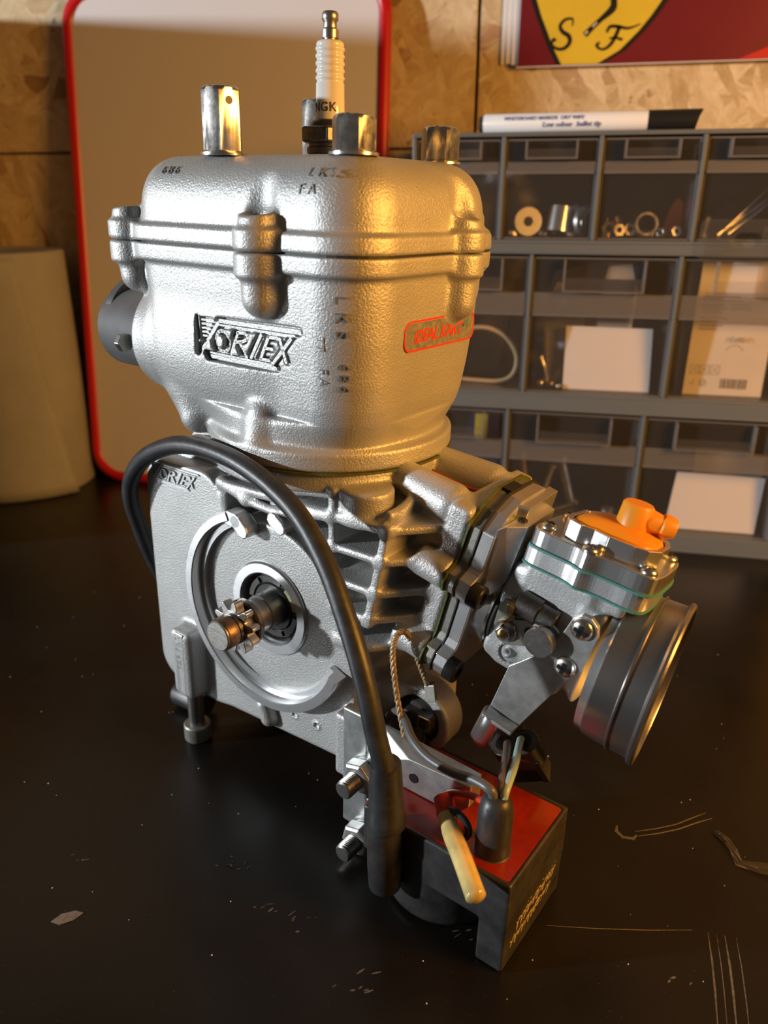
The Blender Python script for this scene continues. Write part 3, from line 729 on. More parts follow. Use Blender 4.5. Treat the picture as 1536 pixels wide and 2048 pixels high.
# intake tract and flange (tilted frame)
def inc(fn):
    def f(X, Y, Z):
        S_ = (X - CO[0]) * CA[0] + (Z - CO[2]) * CA[2]; N_ = (X - CO[0]) * CN[0] + (Z - CO[2]) * CN[2]; return fn(S_, Y, N_)
    return f
def bx(S_, Y, N_, c, e, r):
    q = [np.abs(P - c[i]) - e[i] + r for i, P in enumerate((S_, Y, N_))]
    return np.sqrt(np.maximum(q[0], 0) ** 2 + np.maximum(q[1], 0) ** 2 + np.maximum(q[2], 0) ** 2) + np.minimum(np.maximum(np.maximum(q[0], q[1]), q[2]), 0) - r
allb = ((-10, -40, 70), (100, 40, 178))
s.put(inc(lambda S_, Y, N_: bx(S_, Y, N_, (-36, 0, -3), (35.5, 20, 24), 6)), *allb, 4)
s.put(inc(lambda S_, Y, N_: bx(S_, Y, N_, (-5, 0, 1), (4.5, 25.5, 34), 2)), *allb, 3)
def chan(S_, Y, N_, y, n, s0, s1, r):
    u = np.hypot(Y - y, N_ - n) - r; return smax(u, np.abs(S_ - (s0 + s1) / 2) - (s1 - s0) / 2, 2)
for y, n, s0, r in ((-27, 8, -15, 6.2), (-26, -28, -16, 6.4), (27, 8, -15, 6.2), (26, -28, -16, 6.4)):
    s.put(inc(lambda S_, Y, N_, y=y, n=n, s0=s0, r=r: chan(S_, Y, N_, y, n, s0, -.5, r)), *allb, 3)
for y in (-15, 15):
    a = carbxf((-37, y * .85, 28.5)); b_ = carbxf((-14, y, 28.5)); s.cap(a, b_, 6.2, 2.0, 8.3)
    s.cap(carbxf((-12, y, 26)), carbxf((-2, y * .95, 25)), 6.0, 2)
# lower right lug that carries the ignition pick-up, pads and bosses
s.box((28, -28, 34), (62, 24, 74), 8, 5)
s.cyl((66, 58), 1, 16.0, -22, -9, 1.5, 3)
s.cyl((66, 58), 1, 11.0, -30, -8, .6, .8, True)
s.box((41.5, -46.5, 33), (51, -30, 64), 1.6, 2.0)
s.box((-60.5, -49.5, 31), (-46.5, -36, 68), 3.0, 3.0)
s.cap((-4.2, -41.5, 45), (-1.8, -41.5, 38), 4.0, 2)
s.cyl((-52.5, -43), 2, 6.4, 31, 66, 2, 1.5)
for sx in (-26.5, 26.0, 12.8): s.cyl((sx, 49 if sx < 0 else 46), 1, 2.1, -40.5, -36, .3, .3)
for sx in (-26.5, 26.0, 12.8): s.cyl((sx, 49 if sx < 0 else 46), 1, 1.5, -43, -39.4, .3, .3, True)
# bearing seat
s.cyl((KX, KZ), 1, 19.0, -60, -35.5, .3, .5, True)
case = s.mesh('crankcase', 'cast_alu', eng)
logo('raised_name', case, -57.5, 143.3, .60, -40, -.4, .75, 'cast_alu_fine')
stamp('LKS 6B6', -55.6, 65.5, -49.5, 5.2, case, 0, rot=-PI / 2, h=.35, mat='alu_bright', name='raised_mark', sp=1.05)
B().box((-56.8, -49.75, 32.5), (-50.2, -49.3, 67)).out('label_pad', 'alu', case, None, .4)
# case split line (red sealant) over the intake arms
B().tube([carbxf((-34, 1.0, 28.6)), carbxf((-24, .8, 28.9)), carbxf((-14, 1.0, 29.6)), carbxf((-8, 1.2, 33)), carbxf((-2, 1.2, 35))], .8, 6).out('sealant_line', 'red_line', case)
B().lathe((0, 1, 164.3), (0, 0, 1), [(0, 51.5), (0, 52.6), (.9, 52.6), (.9, 51)], 96, cap=True).out('base_gasket', 'gasket_green', eng)

# machined ring for the chain guard: an open C around the crank
sec = [(39.0, -39.5), (39.0, -43.0), (41.6, -43.2), (42.2, -47.2), (42.6, -47.6), (46.0, -47.6), (46.4, -47.0), (46.4, -39.5)]
ring_ = []
for i in range(65):
    t = math.radians(112 + (339 - 112) * i / 64); ring_.append([(KX + r * math.cos(t), y, KZ + r * math.sin(t)) for r, y in sec])
gr = B().rings(ring_).out('guard_ring', 'alu_bright', eng, 35)
t = math.radians(112)
B().strip([(KX + 43.2 * math.cos(t) - .5, KZ + 43.2 * math.sin(t)), (KX + 43.0 * math.cos(t - .10), KZ + 42 * math.sin(t - .06)), (KX + 38 * math.cos(t - .17), KZ + 37.5 * math.sin(t - .12))], 6.6, FX(0), 40, 47).out('ring_lug', 'alu', gr, None, .5)
B().strip([(4.5, 139.4), (8.6, 136.6)], 6.2, FX(0), 36, 42.4).out('machined_pad', 'alu', case, None, .5)

# bearing, seal and shaft
be = B().lathe((KX, -35, KZ), (0, -1, 0), [(0, 16), (0, 22), (5.8, 22), (6.6, 21.2), (6.6, 17.2), (6.0, 16.6), (2, 16.4), (2, 16)], 72, cap=False).out('bearing_housing', 'alu_bright', eng, 30)
se = B().lathe((KX, -36, KZ), (0, -1, 0), [(0, 16.5), (2.4, 16.5), (2.9, 15.4), (1.6, 14.6), (1.6, 11.4), (2.6, 10.6), (2.6, 8)], 64, cap=False).out('shaft_seal', 'seal_black', be, 35)
for k in range(6):
    a = math.radians(8 + 60 * k); o = B(); rr_ = [(14.2, a), (14.2, a + .8), (12.0, a + .8), (12.0, a)]
    arc = [(KX + 14.3 * math.cos(a + .8 * j / 6), KZ + 14.3 * math.sin(a + .8 * j / 6)) for j in range(7)] + [(KX + 11.8 * math.cos(a + .8 * (6 - j) / 6), KZ + 11.8 * math.sin(a + .8 * (6 - j) / 6)) for j in range(7)]
    o.prism(arc, FX(0), 37.4, 38.5).out('seal_segment', 'khaki' if k == 0 else 'black_plastic', be)
sh_ = B().lathe((KX, -34, KZ), (0, -1, 0), [(0, 8.2), (12, 8.2), (12.6, 7.6), (20, 7.6), (20, 6.4), (36, 6.4), (36.4, 6.0)], 40).out('crankshaft', 'steel', eng, 35)
B().lathe((KX, -53.0, KZ), (0, -1, 0), [(0, 6), (0, 9.6), (.5, 10.1), (2.4, 10.1), (3.0, 9.4), (3.0, 6)], 48).out('thrust_washer', 'dark_steel', sh_, 35)
teeth = []; NT = 10
for k in range(NT):
    for j in range(12):
        a = 2 * PI * (k + j / 12) / NT; c_ = math.cos(2 * PI * j / 12); r = 9.9 + 2.0 * math.copysign(abs(c_) ** .7, c_)
        teeth.append((KX + r * math.cos(a + .25), KZ + r * math.sin(a + .25)))
spk = B().prism(teeth, FX(0), 57.2, 61.6).out('drive_sprocket', 'steel', sh_, 50, .25)
B().lathe((KX, -56, KZ), (0, -1, 0), [(0, 7.2), (1.4, 7.2), (5.4, 7.0), (7.4, 6.9), (7.6, 6.6)], 40).out('sprocket_hub', 'dark_steel', sh_, 35)
B().lathe((KX, -64, KZ), (0, -1, 0), [(0, 6.9), (4.8, 6.9), (5.4, 6.5), (5.4, 4)], 40).out('retaining_nut', 'rusty_steel', sh_, 35)
B().lathe((KX, -69.3, KZ), (0, -1, 0), [(0, 6.5), (.5, 6.4), (.6, 5.0), (.6, 1.1)], 36).out('shaft_end', 'dark_steel', sh_, 35)
B().cyl((KX, -69.8, KZ), (KX, -70.0, KZ), 1.3, 16).out('centre_hole', 'black_steel', sh_)
for a0_, a1_ in ((-.9, .3), (.55, 1.0), (1.2, 1.7), (-1.6, -1.1)):
    arc = [(KX + r * math.cos(a0_ + (a1_ - a0_) * j / 5), KZ + r * math.sin(a0_ + (a1_ - a0_) * j / 5)) for r, js in ((6.2, range(6)), (4.9, range(5, -1, -1))) for j in js]
    B().prism(arc, FX(0), 69.8, 70.15).out('nut_slot', 'rust', sh_)

# bolts the engine stands on
b1 = B().lathe((-52.5, -43, 31.5), (0, 0, -1), [(0, 4.0), (20, 4.0), (20.5, 4.4)], 24).out('mounting_bolt', 'steel', eng, 35)
B().lathe((-52.5, -43, 12.2), (0, 0, -1), [(0, 6.2), (.6, 6.7), (8.2, 6.7), (8.9, 6.2), (8.9, 3)], 32).out('bolt_head', 'dull_zinc', b1, 35)
B().lathe((-62, -28, 10.4), (-1, -.1, 0), [(0, 6.6), (20, 6.6), (21.4, 5.8), (21.4, 3)], 32).out('rubber_foot', 'black_rubber', eng, 35)
B().cyl((-64, 20, 40), (-64, 20, 4.1), 5.5, 24).out('rear_foot', 'black_rubber', eng, 35)
B().cyl((36, 22, 40), (36, 22, 6.2), 5.5, 24).out('rear_foot', 'black_rubber', eng, 35)

# ------------------------------------------------------------------ intake manifold (tilted frame: s along the tract, y, n)
half = [(-9, 40), (-18, 36), (-24.5, 30), (-25.5, 15), (-27, 13.5), (-31.5, 11.5), (-32.5, 7.5), (-31, 3.5), (-26.5, 1.5), (-25, -2), (-25, -19), (-26.5, -22), (-31, -24), (-32.3, -28), (-31, -32), (-26, -34.5), (-16, -36)]
def outl(g=0.0): return [(y * (1 + g / 30), n * (1 + g / 36)) for y, n in half] + [(-y * (1 + g / 30), n * (1 + g / 36)) for y, n in half[::-1]]
SY = ((0, 0, 0), (0, 1, 0), (0, 0, 1), (1, 0, 0))                      # prism frame: (y, n) extruded along s
mf = B(carbxf).prism(outl(), SY, 4.9, 10.6).out('intake_manifold', 'alu', eng, None, .5)
B(carbxf).prism(outl(.9), SY, -.5, .3).out('gasket', 'gasket_green', mf)
B(carbxf).prism(outl(-.6), SY, .3, 4.4).out('reed_plate', 'dull_zinc', mf, None, .3)
B(carbxf).prism(outl(.7), SY, 4.4, 4.95).out('gasket', 'gasket_dark', mf)
B(carbxf).box((.4, -7, 37.5), (4.3, 2, 40.6)).out('reed_plate_notch', 'black_steel', mf)
SN = ((0, 0, 0), (1, 0, 0), (0, 0, 1), (0, 1, 0))                      # prism frame: (s, n) extruded along y
B(carbxf).hull([(10.2, -24, 33), (10.2, -24.3, 12), (9.6, -23.6, -9.5), (12.6, -22.4, 35.2), (12.2, -24.0, 12), (18, -16, 35.8), (17.6, -18.5, 12), (11, -17, -7.5), (18, 6, 35.8), (18, 6, 12), (11, 8, -7), (10.2, 12, 34), (10.2, 12, -7)]).out('manifold_block', 'alu', mf, None, .5)
B(carbxf).hull([(10, -12, 39.2), (14.2, -10, 39.4), (14.2, 14, 39.4), (10, 15, 39.2), (10, -12, 20), (14, -10, 20), (14, 14, 20), (10, 15, 20)]).out('manifold_block', 'alu', mf, None, .6)
B(carbxf).cyl((14.4, -13.5, 35.3), (14.4, -13.5, 36.0), 1.7, 20).out('threaded_hole', 'black_steel', mf)
B(carbxf).lathe((5, -2, -4), (1, 0, 0), [(0, 21.5), (11.2, 21.0), (12.0, 20.2), (12.0, 14)], 56).out('manifold_neck', 'alu_bright', mf, 35)
B(carbxf).lathe((15, -2, -4), (1, 0, 0), [(0, 19.6), (3.5, 19.6), (3.5, 12)], 56).out('rubber_ring', 'black_rubber', mf, 35)
for y, n, L in ((-29.2, 7.6, 15.2), (-29.0, -28.2, 15.2), (29.2, 7.6, 15.2), (29, -28.2, 15.2)):
    sc_ = B(carbxf).lathe((10.6, y, n), (1, 0, 0), [(0, 4.7), (L - 11, 4.7), (L - 10.5, 4.4), (L - 10.2, 3.9), (L - 10.2, 2.4), (L - 12.5, 2.2)], 28).out('cap_screw', 'black_steel', mf, 35)
    B(carbxf).lathe((10.6 + L - 11.9, y, n), (1, 0, 0), [(0, 2.35), (.1, 2.35)], 6).out('hex_socket', 'black_gloss', sc_)
for y in (-15, 15):
    B(carbxf).box((4.9, y - 9, -36.5), (10.4, y + 9, -30)).out('manifold_foot', 'alu', mf, None, .8)

# ------------------------------------------------------------------ carburettor
def turned(pivot, tilt, yaw):
    ct, st_, cy, sy = math.cos(tilt), math.sin(tilt), math.cos(yaw), math.sin(yaw); pv = np.array(pivot, float)
    def f(p):
        q = np.array(p, float) - pv; q = np.array([q[0] * cy - q[1] * sy, q[0] * sy + q[1] * cy, q[2]])
        return carbxf(pv + np.array([q[0] * ct - q[2] * st_, q[1], q[0] * st_ + q[2] * ct]))
    return f
BELL = turned((68, -3, -4.5), math.radians(5.0), math.radians(4.5)); _cov = turned((43, -3, 31), math.radians(4.5), 0)
def COV(p, c=math.cos(math.radians(9)), s_=math.sin(math.radians(9))):
    y, n = p[1] + 16, p[2] - 31; return _cov((p[0], -16 + y * c + n * s_, 31 - y * s_ + n * c))
s = SDF((10, -26, -34), (72, 26, 32), .6)
s.cyl((-3, -4), 0, 22.0, 17.4, 30, 2.0, 0)
s.box((17.6, -17.6, -22), (24.5, 15, 21.5), 3.5, 3)
s.box((22, -18.6, -23), (50, 14, 26.5), 3.0, 3)
s.box((27, -17, 20), (60, 13, 28), 2, 3)
s.cap((46, -3, -4), (62, -3, -4), 15, 3, 26.0)
s.box((46, -18.8, -12), (56, -8, 20), 2.0, 2)
s.d = np.maximum(s.d, (s.ax[0] - 62.5)[:, None, None])
s.cyl((-3, -4), 0, 24.5, 56, 80, 0.5, .8, True)
s.d = smax(s.d, ((-19.6 - s.ax[1])[None, :, None] - 1.6 * np.maximum(0, s.ax[0] - 55.5)[:, None, None]), 1.6)
xfV = lambda V: CO[None] + V[:, :1] * CA[None] + V[:, 1:2] * np.array([[0, 1.0, 0]]) + V[:, 2:] * CN[None]
carb = s.mesh('carburettor', 'cast_alu_fine', eng, xfV)
bell = B(BELL).lathe((61, -3, -4), (1, 0, 0), [(0, 24), (0, 28.2), (.6, 28.7), (9.0, 28.9), (9.4, 29.9), (10.0, 29.9), (10.3, 29.1), (17.2, 29.3), (17.4, 30.2), (18.2, 31.0), (19.2, 31.0), (19.9, 30.4), (20.0, 29.0), (19.2, 28.6), (1, 27)], 96, cap=False).out('intake_bell', 'pipe_grey', carb, 30)
bell.data.materials[0] = MATS['steel_satin'] if 'steel_satin' in MATS else MATS['pipe_grey']
B(BELL).lathe((58, -3, -4), (1, 0, 0), [(0, 20), (.2, 27.4), (4, 27.4)], 64, cap=False).out('bell_seat', 'alu', carb, 35)
# diaphragm stack on top: plates and gaskets outlined with six screw lugs
def cover(g=0.0, sx=0.0):
    p = []
    c0 = (43.5 + sx, -3.5)
    for i in range(96):
        t = 2 * PI * i / 96; c_, s_ = math.cos(t), math.sin(t)
        e = 4.2; r = 1 / ((abs(c_) / 23.2) ** e + (abs(s_) / 15.8) ** e) ** (1 / e)
        lug = max(math.exp(-((math.degrees(math.atan2(math.sin(t - a), math.cos(t - a)))) / 11.0) ** 2) for a in [math.radians(q) for q in (-146, -93, -37, 37, 93, 146)])
        p.append((c0[0] + (r + g + 1.9 * lug) * c_, c0[1] + (r + g + 1.9 * lug) * s_))
    return p
SYN = ((0, 0, 0), (1, 0, 0), (0, 1, 0), (0, 0, 1))                     # prism frame: (s, y) extruded along n
dc = B(COV).prism(cover(.2), SYN, 32.6, 39.0).out('diaphragm_cover', 'alu_bright', carb, None, .45)
B(COV).prism(cover(-.1, -1), SYN, 25.6, 31.9).out('diaphragm_plate', 'alu', dc, None, .4)
B(COV).prism(cover(.7), SYN, 31.9, 32.6).out('diaphragm_gasket', 'teal', dc)
B(COV).prism(cover(.2, -1), SYN, 24.9, 25.6).out('diaphragm_gasket', 'teal', dc)
B(COV).prism(cover(.1), SYN, 34.8, 35.2).out('diaphragm_gasket', 'gasket_dark', dc)
tr = [(28.5, -8), (29.2, -12), (31, -14.8), (36, -16.4), (40.5, -15.4), (46, -16.4), (55, -15.8), (59.5, -14), (62.6, -9), (63, 0), (61, 6), (56, 9.5), (44, 10.5), (33, 8), (29.6, 4)]
tri = [(45.5 + (x - 45.5) * .90, -3.2 + (y + 3.2) * .88) for x, y in tr]
rg = B(COV); n_ = len(tr)
for k in range(n_):
    q = (k + 1) % n_; rg.prism([tr[k], tr[q], tri[q], tri[k]], SYN, 38.5, 45.6)
rg.out('cover_ring', 'alu_bright', dc, None, .25)
dm = B(COV); rs = []
for t, h in ((1.0, 43.5), (.98, 45.4), (.86, 46.8), (.6, 48.2), (.3, 48.9), (.04, 49.0)):
    rs.append([(45.5 + (x - 45.5) * t * .985, -3.2 + (y + 3.2) * t * .985, h) for x, y in tri])
dm = B(COV).rings(rs).out('fuel_cap', 'orange', dc, 30, .5)
B(COV).lathe((48.5, -2.0, 45.5), (0, 0, 1), [(0, 5.9), (10.4, 5.5), (11.2, 4.8)], 28).out('fuel_inlet', 'orange', dc, 40)
B(COV).lathe((51, -1.2, 51.6), (.90, .38, -.03), [(0, 4.3), (3, 4.2), (6.2, 3.5), (6.8, 4.2), (8.6, 4.3), (11.4, 3.5), (11.4, 1.8)], 24).out('fuel_nipple', 'orange', dc, 40)
text('raised_lettering', 'O·O', 7, ((34, -10, 47.6), (1, 0, 0), (0, 1, 0), (0, 0, 1)), 0, .1, 'orange', dc) if False else None
def pan_screw(nm, c, d, r, par, mat='nut_steel', slot=True, fx=None):
    fx = fx or carbxf; o = B(fx).lathe(c, d, [(0, r), (.5, r), (1.3, r * .92), (2.0, r * .62), (2.3, r * .2)], 24).out(nm, mat, par, 40)
    x, y, d2 = basis(d); c = np.array(c, float)
    for u, v in ((x, y), (y, x)) if slot else ((x, y),):
        q = B(fx); w = .18 * r
        q.rings([[c + d2 * h + u * a * .55 * r + v * b_ * w for a, b_ in ((-1, -1), (1, -1), (1, 1), (-1, 1))] for h in (1.2, 2.42)])
        q.out('cross_slot', 'black_steel', o)
    return o
for (x, y) in ((24.6, -13.6), (42.5, -19.0), (62.0, -15.2), (62.5, 8), (42.5, 12.6), (24.6, 7)):
    pan_screw('cover_screw', (x, y, 39.0), (.0, 0, 1), 3.0, dc, 'nut_steel', True, COV)
# linkage on the front face
YF = -21.8
lev = B(carbxf).prism([(20.3, -3), (20.0, 5.2), (21.4, 8.8), (24, 9.6), (26.6, 8.2), (27.4, 3.2), (38.5, 9.3), (43, 8), (44.2, 4.4), (41.6, -.4), (27, -9.0), (23.2, -8.2)], SN, YF - 1.6, YF - .2).out('throttle_lever', 'lever_zinc', carb, None, .2)
B(carbxf).lathe((25.5, YF - 1.5, -3.0), (0, -1, 0), [(0, 4.4), (.5, 4.5), (1.0, 4.2)], 28).out('washer', 'steel', lev, 35)
B(carbxf).lathe((25.5, YF - 2.4, -3.0), (0, -1, 0), [(0, 3.1), (2.0, 3.1), (2.4, 2.7)], 6).out('lever_nut', 'nut_steel', lev, None, .2)
B(carbxf).lathe((25.5, YF - 4.6, -3.0), (0, -1, 0), [(0, 1.6), (1.2, 1.5), (1.5, .9)], 20).out('shaft_tip', 'brass', lev, 35)
B(carbxf).lathe((40.0, YF - 1.4, 4.0), (0, -1, 0), [(0, 5.7), (1.0, 5.7), (1.2, 4.4), (3.4, 4.4), (3.6, 5.6), (6.4, 5.6), (6.8, 5.3), (6.8, .5)], 36).out('cable_pin', 'steel', lev, 35)
B(carbxf).cyl((34.2, YF - 1.55, 1.6), (34.2, YF - 1.75, 1.6), 2.2, 20).out('slot_hole', 'black_steel', lev)
B(carbxf).box((23.6, YF - 4.5, 6), (26.8, YF, 9.6)).out('lever_tab', 'brass', lev, None, .3)
B(carbxf).tube([(26.8, YF - 2.4, 5.5), (25.4, YF - 3, 2.4), (23.6, YF - 3, .6), (22.8, YF - 2.4, -.4)], .6, 8).out('return_spring', 'brass', lev)
B(carbxf).lathe((25.8, -20.6, 9.4), (1, 0, -.02), [(0, 4.6), (.5, 5.0), (8.4, 5.0), (8.6, 4.4), (15, 4.4), (15.4, 4.0)], 32).out('idle_stop', 'dark_steel', carb, 35)
# throttle cable bracket
brk = [(45.6, 11.0), (46.6, 16.8), (49, 19.8), (52.4, 20.3), (55.4, 18.4), (56.9, 14.4), (56.4, -.6), (53.0, -7.2), (43.6, -37.0), (30.2, -38.2), (31.6, -15.7), (43.4, .6)]
bk = B(carbxf).prism(brk, SN, YF - 2.6, YF - .3).out('cable_bracket', 'zinc', carb, None, .25)
pan_screw('bracket_screw', (50.9, YF - 2.6, 14.9), (0, -1, 0), 4.1, bk)
pan_screw('bracket_screw', (50.6, YF - 2.6, -2.2), (0, -1, 0), 4.1, bk)
B(carbxf).box((30.4, YF - 8.5, -39.0), (43.2, YF - .3, -37.4)).out('bracket_foot', 'zinc', bk, None, .3)
B(carbxf).lathe((33.4, YF - 4.4, -37.2), (-.10, 0, -1), [(0, 3.9), (.6, 4.4), (15.0, 4.4), (15.6, 4.0)], 28).out('cable_ferrule', 'alu_bright', bk, 35)
stampc = text('cast_mark', '9', 7.0, (carbxf((26.4, -20.0, -16.6)), CA, CN, (0, -1, 0)), -.1, .5, 'alu', carb)
oc = [(28.2 + 4.2 * math.cos(t), -14.2 + 4.4 * math.sin(t)) for t in [math.radians(100 + 200 * i / 10) for i in range(11)]]
B(carbxf).strip(oc + [(33.5, -18.2), (35.2, -16.6)], .7, SN, -20.5, -19.6).out('cast_mark', 'cast_alu_fine', carb)
B(carbxf).strip([(36.5, -19.4), (34.0, -21.5), (27.2, -18.7)], .7, SN, -20.4, -19.6).out('cast_mark', 'cast_alu_fine', carb) if False else None

# ------------------------------------------------------------------ coil bracket with its two studs
cbk = B().box((47.4, -48.0, 12), (60, -43.4, 70.5)).out('coil_bracket', 'zinc', eng, None, .8)
B().box((50.5, -47.6, 6.5), (66, -43.8, 30)).out('bracket_leg', 'zinc', cbk, None, .8)
B().prism([(62, 70.5), (70, 71.5), (109, 64.8), (109, 62), (62, 64)], FX(0), 39.5, 44.5).out('bracket_flange', 'zinc', cbk, None, .5) if False else None
B().hull([(60, -50.2, 48.6), (104, -50.2, 49.0), (109, -50.2, 55), (109, -49.6, 64.0), (82, -50.2, 63.2), (74, -50.2, 57), (62, -50.2, 54), (60, -41.4, 48.6), (104, -41.4, 49), (109, -41.4, 55), (109, -41.4, 64.8), (70, -41.4, 66.2), (60, -41.4, 66.4)]).out('bracket_bar', 'zinc', cbk, None, .4)
B().cyl((84.4, -50.1, 55.6), (84.4, -50.5, 55.6), 2.1, 20).out('bracket_hole', 'black_steel', cbk)
B().cyl((98.4, -50.1, 52.0), (98.4, -50.5, 52.0), 2.1, 20).out('bracket_hole', 'black_steel', cbk)
for z in (45.2, 12.4):
    st_ = B().lathe((60.2, -47.5, z), (0, -1, 0), [(0, 3.9)] + [q for k in range(9) for q in ((8 + k * .85, 3.95), (8.42 + k * .85, 3.2))] + [(15.8, 3.8), (16.4, 3.2)], 24).out('stud', 'steel', eng, 30)
    B().lathe((60.2, -48, z), (0, -1, 0), [(0, 7.2), (1.2, 7.2), (1.3, 6.2), (2.0, 6.2)], 28).out('washer', 'zinc', st_, 35)
    B().lathe((60.2, -50, z), (0, -1, 0), [(0, 6.9), (.5, 7.5), (5.0, 7.5), (5.9, 6.4)], 6, .3).out('stud_nut', 'zinc', st_, None, .3)
# ------------------------------------------------------------------ ignition coil
s = SDF((68, -86, 2), (142, -12, 54), .6)
s.box((73, -67, 27), (136.0, -19.5, 48.4), 1.0, 0)
s.box((125, -67, 7.1), (136.0, -19.5, 40), 1.0, 1)
s.cyl((97.5, -43.5), 2, 24.0, 7.8, 40, 2.5, .8)
s.put(lambda X, Y, Z: smax(rr2(X, Y, 103.5, -43.5, 30.8, 21.8, 1.5), 47.0 - Z, .3), (70, -68, 46), (140, -18, 54), .4, True)
coil = s.mesh('ignition_coil', 'coil_black', eng)
rp_ = rrect(103.5, -43.5, 30.9, 21.9, 1.4); B().prism(rp_, ((0, 0, 0), (1, 0, 0), (0, 1, 0), (0, 0, 1)), 46.2, 48.2).out('potting_resin', 'coil_red', coil, None, .25)
def etched(rows, par):
    XR = 136.05; b_ = B()
    for (y0, z0), (y1, z1), amp, n_ in rows:
        pl = []
        for i in range(n_ * 4 + 1):
            t = i / (n_ * 4); a = 2 * PI * i / 4; pl.append((y0 + (y1 - y0) * t + amp * .75 * math.sin(a + .5) * rnd.uniform(.2, 1.3), z0 + (z1 - z0) * t + amp * math.cos(a) * rnd.uniform(.25, 1.15)))
        pl = [tuple(q[:2]) for q in catmull([(u, w, 0) for u, w in pl], 2)]; b_.strip(pl, .5, ((XR, 0, 0), (0, 1, 0), (0, 0, 1), (1, 0, 0)), -.2, .08)
    return b_.out('etched_writing', 'yellow_etch', par)
pm('yellow_etch', (.75, .60, .32), .3, .4)
etched([((-46, 35), (-27, 36), 3.4, 5), ((-53, 28), (-25, 29), 1.9, 11), ((-58, 22.5), (-27, 23.5), 2.2, 12), ((-62, 16.5), (-30, 18), 2.1, 12)], coil)
ht = B().lathe((86.5, -72.2, 53.5), (.03, .02, -1), [(0, 6.2), (22, 6.5), (32, 6.1), (33.4, 5.0)], 36).out('lead_socket', 'coil_black', coil, 40)
B().lathe((86.8, -72.8, 79.4), (.02, .04, -1), [(0, 4.6), (.2, 5.5), (1.6, 5.7), (12, 6.2), (23, 6.7), (24.5, 7.2), (27.8, 7.2), (28, 6.4)], 40).out('lead_boot', 'black_rubber', coil, 40)
B().lathe((122.5, -55.5, 48.1), (0, 0, 1), [(0, 7.0), (.4, 6.4), (17, 6.2), (21, 5.6), (23.6, 4.2), (24.2, 3.0)], 36).out('wire_grommet', 'black_rubber', coil, 40)
wr = B().tube([(121.5, -56, 70), (120.5, -57.5, 75), (113.6, -56, 74.5), (102.3, -54, 71.0), (90.2, -51, 69.5), (80.7, -47, 70.6), (74, -42, 72.2), (66, -36, 70), (58, -31, 60), (52.5, -29, 50)], 1.75, 10).out('earth_wire', 'grey_wire', coil, 60)
B().tube([(123.2, -54.6, 69), (122.4, -53, 74), (118.6, -44, 74), (113.6, -32, 71), (109.4, -23, 67.5)], 1.6, 10).out('brown_wire', 'brown_wire', coil, 60)
B().tube([(124.4, -55, 69), (124.4, -53.5, 74), (121.6, -42, 75.5), (117.2, -30, 73.2), (113.8, -21, 70), (112.2, -16, 66)], 1.5, 10).out('pale_green_wire', 'cyan_wire', coil, 60)
B().tube([(101.2, -54.4, 55.6), (100.8, -52.4, 58.2), (105, -51.6, 60.8), (112, -53, 64.2), (118.6, -55.5, 66.5)], 1.4, 10).out('red_wire', 'red_sleeve', coil, 60)
B().tube([(102.5, -56.5, 55.6), (107.5, -58, 58.6), (112.6, -58.5, 57.0), (114.4, -59, 53.2), (113.0, -60.4, 50.2)], 1.35, 10).out('black_wire_loop', 'black_rubber', coil, 60)
cp_ = B().tube([(100.6, -54.2, 57.2), (104.0, -57.6, 55.6), (109.2, -62.4, 53.6), (118, -69.5, 52.4), (126.6, -76.6, 50.8), (130.2, -79.6, 50.0)], 3.4, 16, 6, lambda t: 2.6 + 1.0 * min(1, t * 4) - (0 if t < .93 else 2.2 * ((t - .93) / .07) ** 2) - .35 * math.exp(-((t - .33) / .05) ** 2)).out('bullet_connector', 'amber', coil, 60)
B().tube([(100.2, -53.8, 57.4), (102.2, -55.8, 56.5), (104.4, -58.0, 55.4)], 3.75, 16, 4).out('red_sleeve', 'red_sleeve', cp_, 60)
# ------------------------------------------------------------------ two-way connector on the coil wires
cc = np.array([110.6, -17.6, 63.6]); CD = np.array([-.25, -.46, .85]); CD /= np.linalg.norm(CD); CUx, CVx, _ = basis(CD, (.2, 1, .3))
CU_ = np.array([.90, .28, .33]); CU_ -= CD * (CU_ @ CD); CU_ /= np.linalg.norm(CU_); CV_ = np.cross(CD, CU_)
def stad(w, r, n=10): return [(w + r * math.cos(t), r * math.sin(t)) for t in [-PI / 2 + PI * i / n for i in range(n + 1)]] + [(-w + r * math.cos(t), r * math.sin(t)) for t in [PI / 2 + PI * i / n for i in range(n + 1)]]
CF = (cc, CU_, CV_, CD)
cn = B().prism(stad(4.0, 5.9), CF, -9, 2.5).out('wire_connector', 'black_plastic', coil, 40, .5, 'black two-way plug')
for u in (-4.0, 4.0):
    B().prism([(u + 3.5 * math.cos(2 * PI * i / 20), 3.5 * math.sin(2 * PI * i / 20)) for i in range(20)], CF, 2.4, 2.62).out('wire_entry', 'black_gloss', cn)
B().prism(rrect(0, 0, 7.4, 4.4, 1.2), CF, -20, -9).out('plug_body', 'black_plastic', cn, None, .5)
B().box((-4, 4.6, -6), (4, 6.8, 3.4), np.stack([CU_, CV_, CD], 1), cc).out('latch', 'black_plastic', cn, None, .4)
B().box((5, -5.6, -19), (7.8, -4.2, -5), np.stack([CU_, CV_, CD], 1), cc).out('latch', 'black_plastic', cn, None, .3)

